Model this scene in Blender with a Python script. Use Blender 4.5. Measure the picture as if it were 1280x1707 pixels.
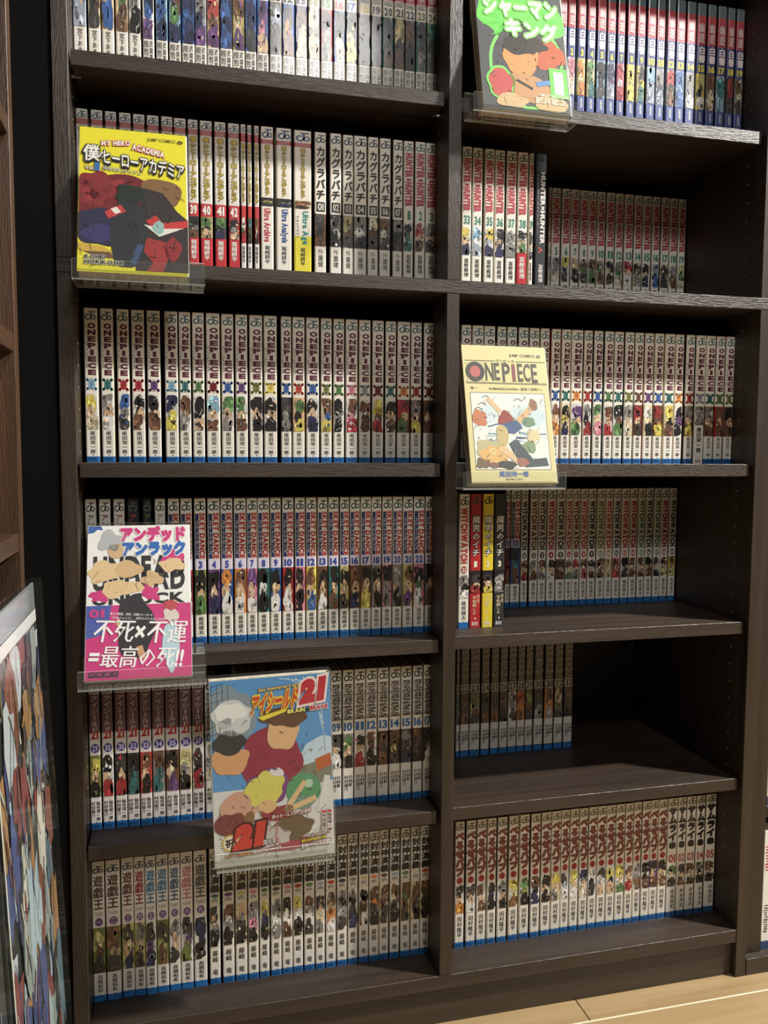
import bpy, math, random
import numpy as np
from mathutils import Matrix, Vector

scene = bpy.context.scene
COL = scene.collection
for _o in list(bpy.data.objects):
    bpy.data.objects.remove(_o)

# ------------------------------------------------------------------ camera
cam_data = bpy.data.cameras.new('camera')
cam = bpy.data.objects.new('camera', cam_data)
COL.objects.link(cam)
scene.camera = cam
cam_data.sensor_fit = 'VERTICAL'
cam_data.sensor_height = 36.0
cam_data.lens = 1373.64 * 36.0 / 1707.0
cam_data.clip_start = 0.02
_R = Vector((0.97028095, -0.24191951, 0.00546096))
_U = Vector((0.01269220, 0.07341607, 0.99722063))
_F = Vector((0.24164805, 0.96751487, -0.07430471))
cam.matrix_world = Matrix(((_R.x, _U.x, -_F.x, -0.31644),
                           (_R.y, _U.y, -_F.y, -0.96038),
                           (_R.z, _U.z, -_F.z, 0.74144),
                           (0, 0, 0, 1)))

# ------------------------------------------------------------------ light
world = bpy.data.worlds.new('world')
scene.world = world
world.use_nodes = True
bg = world.node_tree.nodes['Background']
bg.inputs['Color'].default_value = (1.0, 0.96, 0.91, 1)
bg.inputs['Strength'].default_value = 0.05


def lamp(name, loc, power, radius, color):
    l = bpy.data.lights.new(name, 'POINT')
    l.energy = power
    l.shadow_soft_size = radius
    l.color = color
    o = bpy.data.objects.new(name, l)
    o.location = loc
    COL.objects.link(o)
    return o


lamp('ceiling_downlight', (1.63, -0.80, 2.40), 425, 0.06, (1.0, 0.97, 0.92))
lamp('room_fill_light', (0.30, -2.45, 2.40), 72, 0.22, (1.0, 0.98, 0.945))  # added fill lamp standing in for the general room light

scene.view_settings.view_transform = 'Standard'
scene.view_settings.look = 'None'
scene.view_settings.gamma = 1.0
scene.view_settings.use_curve_mapping = False
scene.view_settings.exposure = 0.12

# ------------------------------------------------------------------ helpers
def lin(c):
    out = []
    for v in c[:3]:
        v = v / 255.0
        out.append(v / 12.92 if v <= 0.04045 else ((v + 0.055) / 1.055) ** 2.4)
    return (out[0], out[1], out[2], 1.0)


PAL = dict(k=(26, 24, 24), w=(236, 232, 222), s=(222, 182, 140), y=(226, 204, 84), b=(58, 98, 165), n=(38, 44, 84),
           r=(172, 44, 48), g=(86, 128, 70), o=(214, 132, 58), p=(104, 66, 120), t=(52, 118, 116), e=(138, 134, 128),
           m=(112, 74, 50), i=(214, 132, 148), l=(134, 178, 204), d=(66, 62, 60), c=(224, 208, 168), v=(120, 130, 62),
           R=(116, 28, 38), f=(190, 70, 58), q=(160, 170, 186), u=(200, 190, 120))
CNAME = dict(k='black', w='white', s='tan', y='yellow', b='blue', n='navy', r='red', g='green', o='orange', p='purple',
             t='teal', e='grey', m='brown', i='pink', l='pale blue', d='dark grey', c='cream', v='olive', R='dark red',
             f='brick red', q='grey blue', u='straw')


def col(c):
    return PAL[c] if isinstance(c, str) else c


def tag(o, label, cat, group=None):
    o['label'] = label
    o['category'] = cat
    if group:
        o['group'] = group
    return o


def empty(name, loc, rot=(0, 0, 0)):
    o = bpy.data.objects.new(name, None)
    o.empty_display_size = 0.02
    COL.objects.link(o)
    o.location = loc
    o.rotation_euler = rot
    return o


def link(name, mesh, parent=None, loc=(0, 0, 0), rot=(0, 0, 0), scale=None):
    o = bpy.data.objects.new(name, mesh)
    COL.objects.link(o)
    o.location = loc
    o.rotation_euler = rot
    if scale:
        o.scale = scale
    if parent:
        o.parent = parent
    return o


def mesh_from(name, verts, faces, mat, colors=None, mats=None, smooth=False):
    me = bpy.data.meshes.new(name)
    me.from_pydata(verts, [], faces)
    if colors is not None:
        a = me.color_attributes.new('Col', 'FLOAT_COLOR', 'POINT')
        a.data.foreach_set('color', np.asarray(colors, dtype=np.float32).ravel())
    if mats:
        for m_ in mats[0]:
            me.materials.append(m_)
        me.polygons.foreach_set('material_index', mats[1])
    else:
        me.materials.append(mat)
    if smooth:
        me.polygons.foreach_set('use_smooth', [True] * len(me.polygons))
    me.update()
    return me


def box_geo(x0, x1, y0, y1, z0, z1, bev=0.0):
    """box with small chamfers along all edges (24 verts) or a plain box"""
    if bev <= 0:
        v = [(x, y, z) for x in (x0, x1) for y in (y0, y1) for z in (z0, z1)]
        f = [(0, 1, 3, 2), (4, 6, 7, 5), (0, 4, 5, 1), (2, 3, 7, 6), (0, 2, 6, 4), (1, 5, 7, 3)]
        return v, f
    b = bev
    v, idx = [], {}
    X, Y, Z = (x0, x1), (y0, y1), (z0, z1)
    sg = (1, -1)
    for i in (0, 1):
        for j in (0, 1):
            for k in (0, 1):
                c = (X[i], Y[j], Z[k])
                for a in range(3):
                    p = [c[0] + sg[i] * b, c[1] + sg[j] * b, c[2] + sg[k] * b]
                    p[a] = c[a]
                    idx[(i, j, k, a)] = len(v)
                    v.append(tuple(p))
    f = []
    for a in range(3):
        o1, o2 = [q for q in range(3) if q != a]
        for s in (0, 1):
            loop = []
            for (m1, m2) in ((0, 0), (1, 0), (1, 1), (0, 1)):
                key = [0, 0, 0]
                key[a], key[o1], key[o2] = s, m1, m2
                loop.append(idx[(key[0], key[1], key[2], a)])
            f.append(tuple(loop))
    for a in range(3):          # edge chamfers along axis a
        o1, o2 = [q for q in range(3) if q != a]
        for m1 in (0, 1):
            for m2 in (0, 1):
                k0, k1 = [0, 0, 0], [0, 0, 0]
                k0[a], k1[a] = 0, 1
                k0[o1] = k1[o1] = m1
                k0[o2] = k1[o2] = m2
                f.append((idx[(*k0, o1)], idx[(*k1, o1)], idx[(*k1, o2)], idx[(*k0, o2)]))
    for i in (0, 1):
        for j in (0, 1):
            for k in (0, 1):
                f.append((idx[(i, j, k, 0)], idx[(i, j, k, 1)], idx[(i, j, k, 2)]))
    return v, f


def fix_normals(me):
    import bmesh
    bm = bmesh.new()
    bm.from_mesh(me)
    bmesh.ops.recalc_face_normals(bm, faces=bm.faces)
    bm.to_mesh(me)
    bm.free()
    return me


def box(name, lo, hi, mat, parent=None, bev=0.0006, origin=None):
    """box object whose origin is its centre"""
    c = [(a + b) / 2 for a, b in zip(lo, hi)]
    h = [(b - a) / 2 for a, b in zip(lo, hi)]
    v, f = box_geo(-h[0], h[0], -h[1], h[1], -h[2], h[2], bev)
    me = fix_normals(mesh_from(name, v, f, mat))
    if parent is not None:
        c = [a - b for a, b in zip(c, parent.location)]
    return link(name, me, parent, c)


# ------------------------------------------------------------------ materials
def new_mat(name):
    m = bpy.data.materials.new(name)
    m.use_nodes = True
    nt = m.node_tree
    return m, nt, nt.nodes['Principled BSDF']


def print_material(name, rough, coat):
    m, nt, b = new_mat(name)
    a = nt.nodes.new('ShaderNodeAttribute')
    a.attribute_name = 'Col'
    nz = nt.nodes.new('ShaderNodeTexNoise')
    nz.inputs['Scale'].default_value = 260.0
    nz.inputs['Detail'].default_value = 2.0
    mp = nt.nodes.new('ShaderNodeMapRange')
    mp.inputs['To Min'].default_value = 0.93
    mp.inputs['To Max'].default_value = 1.04
    mx = nt.nodes.new('ShaderNodeMix')
    mx.data_type = 'RGBA'
    mx.blend_type = 'MULTIPLY'
    mx.inputs['Factor'].default_value = 1.0
    nt.links.new(nz.outputs['Fac'], mp.inputs['Value'])
    nt.links.new(a.outputs['Color'], mx.inputs[6])
    nt.links.new(mp.outputs['Result'], mx.inputs[7])
    nt.links.new(mx.outputs[2], b.inputs['Base Color'])
    b.inputs['Roughness'].default_value = rough
    b.inputs['Coat Weight'].default_value = coat
    b.inputs['Coat Roughness'].default_value = 0.09
    return m


M_PRINT = print_material('printed_paper', 0.5, 0.35)
M_COVER = print_material('glossy_cover', 0.42, 0.4)


def page_material():
    m, nt, b = new_mat('page_edges')
    tc = nt.nodes.new('ShaderNodeTexCoord')
    mp = nt.nodes.new('ShaderNodeMapping')
    mp.inputs['Scale'].default_value = (60, 0.3, 0.3)
    nz = nt.nodes.new('ShaderNodeTexNoise')
    nz.inputs['Scale'].default_value = 1.0
    nz.inputs['Detail'].default_value = 3.0
    cr = nt.nodes.new('ShaderNodeValToRGB')
    cr.color_ramp.elements[0].position = 0.3
    cr.color_ramp.elements[0].color = lin((176, 160, 128))
    cr.color_ramp.elements[1].position = 0.7
    cr.color_ramp.elements[1].color = lin((226, 214, 186))
    nt.links.new(tc.outputs['Generated'], mp.inputs['Vector'])
    nt.links.new(mp.outputs['Vector'], nz.inputs['Vector'])
    nt.links.new(nz.outputs['Fac'], cr.inputs['Fac'])
    nt.links.new(cr.outputs['Color'], b.inputs['Base Color'])
    b.inputs['Roughness'].default_value = 0.8
    return m


M_PAGE = page_material()


def wood(name, axis, dark, light, rough=0.46, bump=0.25, spec=0.65):
    """grain stretched along the given axis, with embossed pores"""
    m, nt, b = new_mat(name)
    tc = nt.nodes.new('ShaderNodeTexCoord')
    oi = nt.nodes.new('ShaderNodeObjectInfo')
    ad = nt.nodes.new('ShaderNodeVectorMath')
    ad.operation = 'ADD'
    sc = nt.nodes.new('ShaderNodeVectorMath')
    sc.operation = 'SCALE'
    sc.inputs[0].default_value = (7.3, 3.1, 5.7)
    nt.links.new(oi.outputs['Random'], sc.inputs['Scale'])
    nt.links.new(tc.outputs['Object'], ad.inputs[0])
    nt.links.new(sc.outputs['Vector'], ad.inputs[1])

    def stretched(across, along, detail):
        mp = nt.nodes.new('ShaderNodeMapping')
        s = [across] * 3
        s[axis] = along
        mp.inputs['Scale'].default_value = s
        n = nt.nodes.new('ShaderNodeTexNoise')
        n.inputs['Scale'].default_value = 1.0
        n.inputs['Detail'].default_value = detail
        nt.links.new(ad.outputs['Vector'], mp.inputs['Vector'])
        nt.links.new(mp.outputs['Vector'], n.inputs['Vector'])
        return n
    n1 = stretched(70, 3.0, 5.0)
    n2 = stretched(900, 60.0, 2.0)
    cr = nt.nodes.new('ShaderNodeValToRGB')
    cr.color_ramp.elements[0].position = 0.32
    cr.color_ramp.elements[0].color = lin(dark)
    cr.color_ramp.elements[1].position = 0.70
    cr.color_ramp.elements[1].color = lin(light)
    nt.links.new(n1.outputs['Fac'], cr.inputs['Fac'])
    nt.links.new(cr.outputs['Color'], b.inputs['Base Color'])
    bp = nt.nodes.new('ShaderNodeBump')
    bp.inputs['Strength'].default_value = bump
    bp.inputs['Distance'].default_value = 0.0006
    pr = nt.nodes.new('ShaderNodeMapRange')
    pr.inputs['From Min'].default_value = 0.42
    pr.inputs['From Max'].default_value = 0.60
    nt.links.new(n2.outputs['Fac'], pr.inputs['Value'])
    nt.links.new(pr.outputs['Result'], bp.inputs['Height'])
    nt.links.new(bp.outputs['Normal'], b.inputs['Normal'])
    b.inputs['Roughness'].default_value = rough
    b.inputs['Specular IOR Level'].default_value = spec
    return m


ESP_D, ESP_L = (42, 32, 25), (62, 49, 38)
M_WH = wood('espresso_wood_horizontal', 0, ESP_D, ESP_L, bump=0.34)
M_WV = wood('espresso_wood_vertical', 2, ESP_D, ESP_L, bump=0.34)
M_BACK = wood('espresso_back_board_shaded', 2, (28, 22, 18), (40, 32, 26), rough=0.6, bump=0.1)  # darker copy of the espresso; interior shade is put into its colour
M_LH = wood('walnut_wood_along', 1, (62, 42, 26), (90, 64, 42), bump=0.3)
M_LV = wood('walnut_wood_vertical', 2, (62, 42, 26), (90, 64, 42), bump=0.3)
M_FLOOR = wood('beige_floor_board', 0, (158, 132, 92), (178, 152, 110), rough=0.34, bump=0.05)


def simple(name, c, rough=0.5, metal=0.0):
    m, nt, b = new_mat(name)
    nz = nt.nodes.new('ShaderNodeTexNoise')
    nz.inputs['Scale'].default_value = 40
    cr = nt.nodes.new('ShaderNodeValToRGB')
    cr.color_ramp.elements[0].color = lin([v * 0.93 for v in c])
    cr.color_ramp.elements[1].color = lin([min(255, v * 1.05) for v in c])
    nt.links.new(nz.outputs['Fac'], cr.inputs['Fac'])
    nt.links.new(cr.outputs['Color'], b.inputs['Base Color'])
    b.inputs['Roughness'].default_value = rough
    b.inputs['Metallic'].default_value = metal
    return m


M_WALL = simple('dark_wall', (30, 27, 24), 0.9)  # even near-black colour for both walls
M_METAL = simple('brushed_steel_peg', (196, 190, 180), 0.3, 1.0)
M_SOCK = simple('socket_plug', (112, 102, 92), 0.5)
M_GAP = simple('dark_floor_joint', (110, 84, 50), 0.8)
M_SEAM = simple('pale_floor_seam', (250, 236, 204), 0.4)


def clear_sheet(name, gloss_min, gloss_max, haze):
    """thin clear plastic: see-through, with fresnel gloss and a trace of milky haze"""
    m = bpy.data.materials.new(name)
    m.use_nodes = True
    nt = m.node_tree
    nt.nodes.clear()
    out = nt.nodes.new('ShaderNodeOutputMaterial')
    tr = nt.nodes.new('ShaderNodeBsdfTransparent')
    tr.inputs['Color'].default_value = (0.97, 0.98, 0.97, 1)
    gl = nt.nodes.new('ShaderNodeBsdfGlossy')
    gl.inputs['Roughness'].default_value = 0.05
    df = nt.nodes.new('ShaderNodeBsdfDiffuse')
    df.inputs['Color'].default_value = (0.85, 0.88, 0.86, 1)
    lw = nt.nodes.new('ShaderNodeFresnel')
    ge = nt.nodes.new('ShaderNodeNewGeometry')
    io = nt.nodes.new('ShaderNodeMapRange')
    io.inputs['To Min'].default_value = 1.49
    io.inputs['To Max'].default_value = 1.0 / 1.49
    nt.links.new(ge.outputs['Backfacing'], io.inputs['Value'])
    nt.links.new(io.outputs['Result'], lw.inputs['IOR'])
    mr = nt.nodes.new('ShaderNodeMapRange')
    mr.inputs['To Min'].default_value = gloss_min
    mr.inputs['To Max'].default_value = gloss_max
    m1 = nt.nodes.new('ShaderNodeMixShader')
    m2 = nt.nodes.new('ShaderNodeMixShader')
    m2.inputs['Fac'].default_value = haze
    nt.links.new(lw.outputs['Fac'], mr.inputs['Value'])
    nt.links.new(mr.outputs['Result'], m1.inputs['Fac'])
    nt.links.new(tr.outputs['BSDF'], m1.inputs[1])
    nt.links.new(gl.outputs['BSDF'], m1.inputs[2])
    nt.links.new(m1.outputs['Shader'], m2.inputs[1])
    nt.links.new(df.outputs['BSDF'], m2.inputs[2])
    nt.links.new(m2.outputs['Shader'], out.inputs['Surface'])
    return m


M_ACR = clear_sheet('clear_acrylic', 0.0, 1.0, 0.02)
M_ACRE = clear_sheet('acrylic_polished_edge', 0.05, 0.9, 0.45)
M_FILMP = clear_sheet('clear_poster_film', 0.0, 0.22, 0.004)
M_FILM = clear_sheet('clear_film', 0.0, 0.75, 0.008)

# ------------------------------------------------------------------ glyphs
_font_curve = bpy.data.curves.new('glyph_source', 'FONT')
_font_obj = bpy.data.objects.new('glyph_source', _font_curve)
COL.objects.link(_font_obj)
_font_curve.resolution_u = 1
_font_curve.fill_mode = 'FRONT'
_GL = {}


def glyph(ch, bold=0.0):
    """outline of one character; latin letters take their weight from the outline itself"""
    cjk = ord(ch) > 0x2e7f
    key = (ch, 0.0 if cjk else bold)
    if key not in _GL:
        _font_curve.body = ch
        _font_curve.offset = key[1]
        _font_curve.resolution_u = 1 if cjk else 3
        dg = bpy.context.evaluated_depsgraph_get()
        dg.update()
        ev = _font_obj.evaluated_get(dg)
        me = ev.to_mesh()
        v = np.array([(q.co.x, q.co.y) for q in me.vertices], dtype=float).reshape(-1, 2)
        f = [tuple(pl.vertices) for pl in me.polygons]
        if len(v) and sum(pl.normal.z for pl in me.polygons) < 0:
            f = [tuple(reversed(q)) for q in f]
        ev.to_mesh_clear()
        _GL[key] = (v, f)
    return _GL[key]


def shifts(ch, b):
    """offsets at which a glyph is laid over itself to give it weight"""
    if b <= 0.012 or ord(ch) <= 0x2e7f:
        return ((0.0, 0.0),)
    if b <= 0.032:
        return ((-b * 0.6, 0.0), (b * 0.6, 0.0))
    if b <= 0.075:
        return ((-b * 0.7, 0.0), (b * 0.7, 0.0), (0.0, b * 0.6), (0.0, -b * 0.6))
    return tuple((b * math.cos(k * math.pi / 4), b * math.sin(k * math.pi / 4)) for k in range(8))


def is_cjk(ch):
    return ord(ch) > 0x2e7f


class Print:
    """flat print laid on a surface: x right, z up, each layer a hair proud of the last"""

    def __init__(self):
        self.v, self.f, self.c = [], [], []

    def add(self, v2, faces, c, layer=1):
        n = len(self.v)
        c = lin(col(c))
        for x, z in v2:
            self.v.append((float(x), -0.00007 * layer, float(z)))
            self.c.append(c)
        for q in faces:
            self.f.append(tuple(i + n for i in q))

    def rect(self, x0, x1, z0, z1, c, layer=1):
        self.add([(x0, z0), (x1, z0), (x1, z1), (x0, z1)], [(0, 1, 2, 3)], c, layer)

    def poly(self, pts, c, layer=1):
        a = sum(pts[i - 1][0] * pts[i][1] - pts[i][0] * pts[i - 1][1] for i in range(len(pts)))
        if a < 0:
            pts = pts[::-1]
        self.add(pts, [tuple(range(len(pts)))], c, layer)

    def oval(self, cx, cz, rx, rz, c, layer=1, n=16, r_in=0.0, a0=0.0, a1=360.0):
        a = [math.radians(a0 + (a1 - a0) * i / n) for i in range(n + 1)]
        if r_in <= 0:
            self.add([(cx + rx * math.cos(t), cz + rz * math.sin(t)) for t in a[:-1]], [tuple(range(n))], c, layer)
        else:
            v = []
            for t in a:
                v += [(cx + rx * r_in * math.cos(t), cz + rz * r_in * math.sin(t)),
                      (cx + rx * math.cos(t), cz + rz * math.sin(t))]
            self.add(v, [(2 * i, 2 * i + 1, 2 * i + 3, 2 * i + 2) for i in range(n)], c, layer)

    def blob(self, cx, cz, rx, rz, c, layer=1, rough=0.25, n=13, seed=0, clip=None):
        rg = random.Random(seed)
        pts = []
        smooth = n >= 13
        wav = [(q, rg.uniform(-1, 1) * rough * 1.1 / q ** 0.6, rg.uniform(0, 6.28)) for q in (2, 3, 4, 5, 7)]
        if smooth:
            n = 34
        for i in range(n):
            t = 2 * math.pi * i / n
            k = 1 + (sum(a_ * math.sin(q * t + f_) for q, a_, f_ in wav) if smooth else rg.uniform(-rough, rough))
            x, z = cx + rx * k * math.cos(t), cz + rz * k * math.sin(t)
            if clip:
                x = min(max(x, clip[0]), clip[1])
                z = min(max(z, clip[2]), clip[3])
            pts.append((x, z))
        v = [(min(max(cx, clip[0]), clip[1]) if clip else cx, min(max(cz, clip[2]), clip[3]) if clip else cz)] + pts
        self.add(v, [(0, i + 1, (i + 1) % n + 1) for i in range(n)], c, layer)

    def busy(self, clip, n, seed, layer, tones=((40, 34, 32), (232, 226, 214)), size=0.004):
        """fine strokes and specks that give a printed picture its busy surface"""
        rg = random.Random(seed)
        for k in range(n):
            x0, z0 = rg.uniform(clip[0], clip[1]), rg.uniform(clip[2], clip[3])
            x1 = min(max(x0 + rg.gauss(0, size), clip[0]), clip[1])
            z1 = min(max(z0 + rg.gauss(0, size * 1.2), clip[2]), clip[3])
            if math.hypot(x1 - x0, z1 - z0) > 5e-4:
                self.bar(x0, z0, x1, z1, rg.uniform(.0003, .0008), rg.choice(tones), layer)

    def bar(self, x0, z0, x1, z1, w, c, layer=1):
        d = math.hypot(x1 - x0, z1 - z0)
        nx, nz = -(z1 - z0) / d * w / 2, (x1 - x0) / d * w / 2
        self.poly([(x0 + nx, z0 + nz), (x1 + nx, z1 + nz), (x1 - nx, z1 - nz), (x0 - nx, z0 - nz)], c, layer)

    # stacked upright characters, top to bottom, in the box
    def vtext(self, s, cx, w, ztop, zbot, c, bold=0.02, layer=2, outline=None, obold=0.06):
        n = len(s)
        cell = (ztop - zbot) / n
        for i, ch in enumerate(s):
            if ch == ' ':
                continue
            zc = ztop - cell * (i + 0.5)
            for (b, cc, ly) in (([(obold, outline, layer - 1)] if outline else []) + [(bold, c, layer)]):
                v, f = glyph(ch, b)
                if not len(v):
                    continue
                for ks, sh in enumerate(shifts(ch, b)):
                    if ch in 'ー―—-':
                        u = np.column_stack((v[:, 1] - 0.38, -(v[:, 0] - 0.5))) + sh
                        u = u * (w, cell)
                    elif is_cjk(ch):
                        u = (v + sh - (0.5, 0.36)) * (min(w * 1.05, cell * 1.15), cell * 1.0)
                    else:
                        v0, _ = glyph(ch, bold)
                        lo, hi = v0.min(0), v0.max(0)
                        sx = w * (0.42 if ch in 'I1l!.' else 0.9) / max(hi[0] - lo[0], 1e-3)
                        u = (v + sh - (lo + hi) / 2) * (sx, cell * 0.82 / max(hi[1] - lo[1], 1e-3))
                    self.add(u + (cx, zc), f, cc, ly + ks * 0.1)

    # a line of text fitted to a box; rot turns it to read downwards
    def line(self, s, x0, x1, z0, z1, c, bold=0.02, layer=2, outline=None, obold=0.06, rot=False, slant=0.0, rise=0.0):
        pen, lay = 0.0, []
        for ch in s:
            if ch == ' ':
                pen += 0.28
                continue
            v, f = glyph(ch, bold)
            if not len(v):
                continue
            if is_cjk(ch):
                lay.append((ch, pen))
                pen += 1.0
            else:
                lo, hi = v[:, 0].min(), v[:, 0].max()
                lay.append((ch, pen - lo))
                pen += hi - lo + 0.07
        if not lay:
            return
        allv = np.vstack([glyph(ch, bold)[0] + (p_, 0) for ch, p_ in lay])
        lo, hi = allv.min(0), allv.max(0)
        if any(is_cjk(ch) for ch in s):
            lo[1], hi[1] = min(lo[1], -0.08), max(hi[1], 0.82)
        for (b, cc, ly) in (([(obold, outline, layer - 1)] if outline else []) + [(bold, c, layer)]):
            for ch, p_ in lay:
                v, f = glyph(ch, b)
                for ks, sh in enumerate(shifts(ch, b)):
                    u = (v + (p_ + sh[0], sh[1]) - lo) / (hi - lo)
                    u[:, 0] = u[:, 0] + slant * (u[:, 1] - 0.5)
                    if rot:
                        q = np.column_stack((x0 + (x1 - x0) * u[:, 1], z1 - (z1 - z0) * u[:, 0]))
                    else:
                        q = np.column_stack((x0 + (x1 - x0) * u[:, 0], z0 + (z1 - z0) * u[:, 1] + rise * u[:, 0]))
                    self.add(q, f, cc, ly + ks * 0.1)

    def emblem(self, cx, cz, w, h, c, layer=1):
        """publisher's sign: a barred J hooking into a C, with a ringed dot"""
        self.rect(cx - 0.18 * w, cx + 0.42 * w, cz + 0.32 * h, cz + 0.46 * h, c, layer)
        self.rect(cx - 0.02 * w, cx + 0.14 * w, cz - 0.30 * h, cz + 0.34 * h, c, layer)
        self.oval(cx - 0.18 * w, cz - 0.16 * h, 0.30 * w, 0.34 * h, c, layer, 10, 0.55, 60, 360)
        self.oval(cx + 0.26 * w, cz - 0.18 * h, 0.24 * w, 0.28 * h, c, layer, 10, 0.5)

    def mesh(self, name, mat=None):
        return mesh_from(name, self.v, self.f, mat or M_PRINT, self.c)


# ------------------------------------------------------------------ books
BOOK_H, BOOK_D = 0.1765, 0.112
_pv, _pf = box_geo(-0.5, 0.5, 0.0, 1.0, 0.0, 1.0)
PAGE_MESH = fix_normals(mesh_from('page_block', _pv, _pf, M_PAGE))


def cover_mesh(w, h, d, base, bands, side):
    """wrap-round cover: rounded spine facing -y, two boards; spine colour by height bands"""
    a, r, t = w / 2, min(0.0016, w * 0.2), 0.0005
    spine = [(-a, r)]
    for ang in (60, 30):
        spine.append((-a + r - r * math.sin(math.radians(ang)), r - r * math.cos(math.radians(ang))))
    spine.append((-a + r, 0.0))
    spine += [(-x, y) for x, y in reversed(spine)]
    V, F, Cc = [], [], []
    cuts = sorted({0.0, 1.0} | {q for b in bands for q in b[:2]})

    def quad(pts, c):
        n = len(V)
        V.extend(pts)
        Cc.extend([lin(col(c))] * 4)
        F.append((n, n + 1, n + 2, n + 3))
    for t0, t1 in zip(cuts[:-1], cuts[1:]):
        c = base
        for b in bands:
            if b[0] <= (t0 + t1) / 2 <= b[1]:
                c = b[2]
        z1, z0 = h * (1 - t0), h * (1 - t1)
        for p, q in zip(spine[:-1], spine[1:]):
            quad([(p[0], p[1], z0), (q[0], q[1], z0), (q[0], q[1], z1), (p[0], p[1], z1)], c)
    for s in (-1, 1):
        x0, x1 = s * a, s * (a - t)
        for quadp in ([(x0, r, 0), (x0, r, h), (x0, d, h), (x0, d, 0)], [(x1, t, 0), (x1, d, 0), (x1, d, h), (x1, t, h)],
                      [(x0, r, h), (x1, r, h), (x1, d, h), (x0, d, h)], [(x0, r, 0), (x0, d, 0), (x1, d, 0), (x1, r, 0)],
                      [(x0, d, 0), (x0, d, h), (x1, d, h), (x1, d, 0)]):
            quad(quadp if s > 0 else quadp[::-1], side)
    quad([(-a + r, 0, h), (a - r, 0, h), (a, r, h), (-a, r, h)], base)
    quad([(a - r, 0, 0), (-a + r, 0, 0), (-a, r, 0), (a, r, 0)], bands[-1][2] if bands and bands[-1][1] > 0.99 else base)
    return mesh_from('cover', V, F, M_COVER, Cc)


_CACHE = {}


def tint(c, f, grey=0.0):
    c = col(c)
    g = sum(c) / 3.0
    return tuple(min(255.0, max(4.0, (v * (1 - grey) + g * grey) * f)) for v in c)


def picture_print(w, h, t0, t1, code, seed):
    """plain stand-in for a spine picture: patches and strokes of the picture's colours"""
    rg = random.Random(seed)
    p = Print()
    a = w / 2 - 0.0006
    zt, zb = h * (1 - t0), h * (1 - t1)
    L = zt - zb
    clip = (-a, a, zb + 0.0002, zt - 0.0002)
    cs = code[1:]
    n = len(cs)
    p.blob(rg.uniform(-.4, .4) * a, zt - L * .4, a * 1.1, L * .45, tint(code[0], 0.86, .1), 1, .3, 12, rg.random(), clip)
    for i, cc in enumerate(cs):
        zc = zt - L * (0.26 + 0.58 * i / max(1, n - 1) + rg.uniform(-0.05, 0.05))
        rx = a * rg.uniform(0.8, 1.15) * (0.7 if i == 1 else 1.05)
        rz = L * rg.uniform(0.17, 0.24) * (0.85 if i == 1 else 1.25)
        x0 = rg.uniform(-0.3, 0.3) * a
        p.blob(x0, zc, rx, rz, tint(cc, 0.95, .12), 2 + 2 * i, 0.3, 14, rg.random(), clip)
        for k in range(3):
            p.blob(x0 + rg.uniform(-.6, .6) * rx, zc + rg.uniform(-.6, .6) * rz, rx * rg.uniform(.15, .4), rz * rg.uniform(.2, .5),
                   tint(cc, rg.choice((0.55, 0.7, 1.25, 1.4)), .15), 3 + 2 * i, 0.35, 8, rg.random(), clip)
    top = 3 + 2 * n
    for k in range(4):
        cc = rg.choice(cs + code[0])
        p.blob(rg.uniform(-0.8, 0.8) * a, zt - L * rg.uniform(0.08, 0.95), a * rg.uniform(0.1, 0.3), L * rg.uniform(0.02, 0.06),
               tint(cc, rg.uniform(.6, 1.3), .15), top, 0.4, 8, rg.random(), clip)
    for k in range(13):
        x0 = rg.uniform(-0.95, 0.95) * a
        z0 = zt - L * rg.uniform(0.06, 0.97)
        x1 = min(max(x0 + rg.uniform(-.7, .7) * a, clip[0]), clip[1])
        z1 = min(max(z0 + L * rg.uniform(-0.11, 0.11), clip[2]), clip[3])
        if math.hypot(x1 - x0, z1 - z0) > 3e-4:
            p.bar(x0, z0, x1, z1, rg.uniform(.00025, .0006), rg.choice(('k', 'k', 'd', tint(code[0], 1.1))), top + 1)
    return p


KD = '〇一二三四五六七八九'


def kanji(n):
    if n >= 100:
        return '百' + (kanji(n - 100) if n > 100 else '')
    t, u = divmod(n, 10)
    return ('' if t == 0 else '十' if t == 1 else KD[t] + '十') + (KD[u] if u else '')


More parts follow.
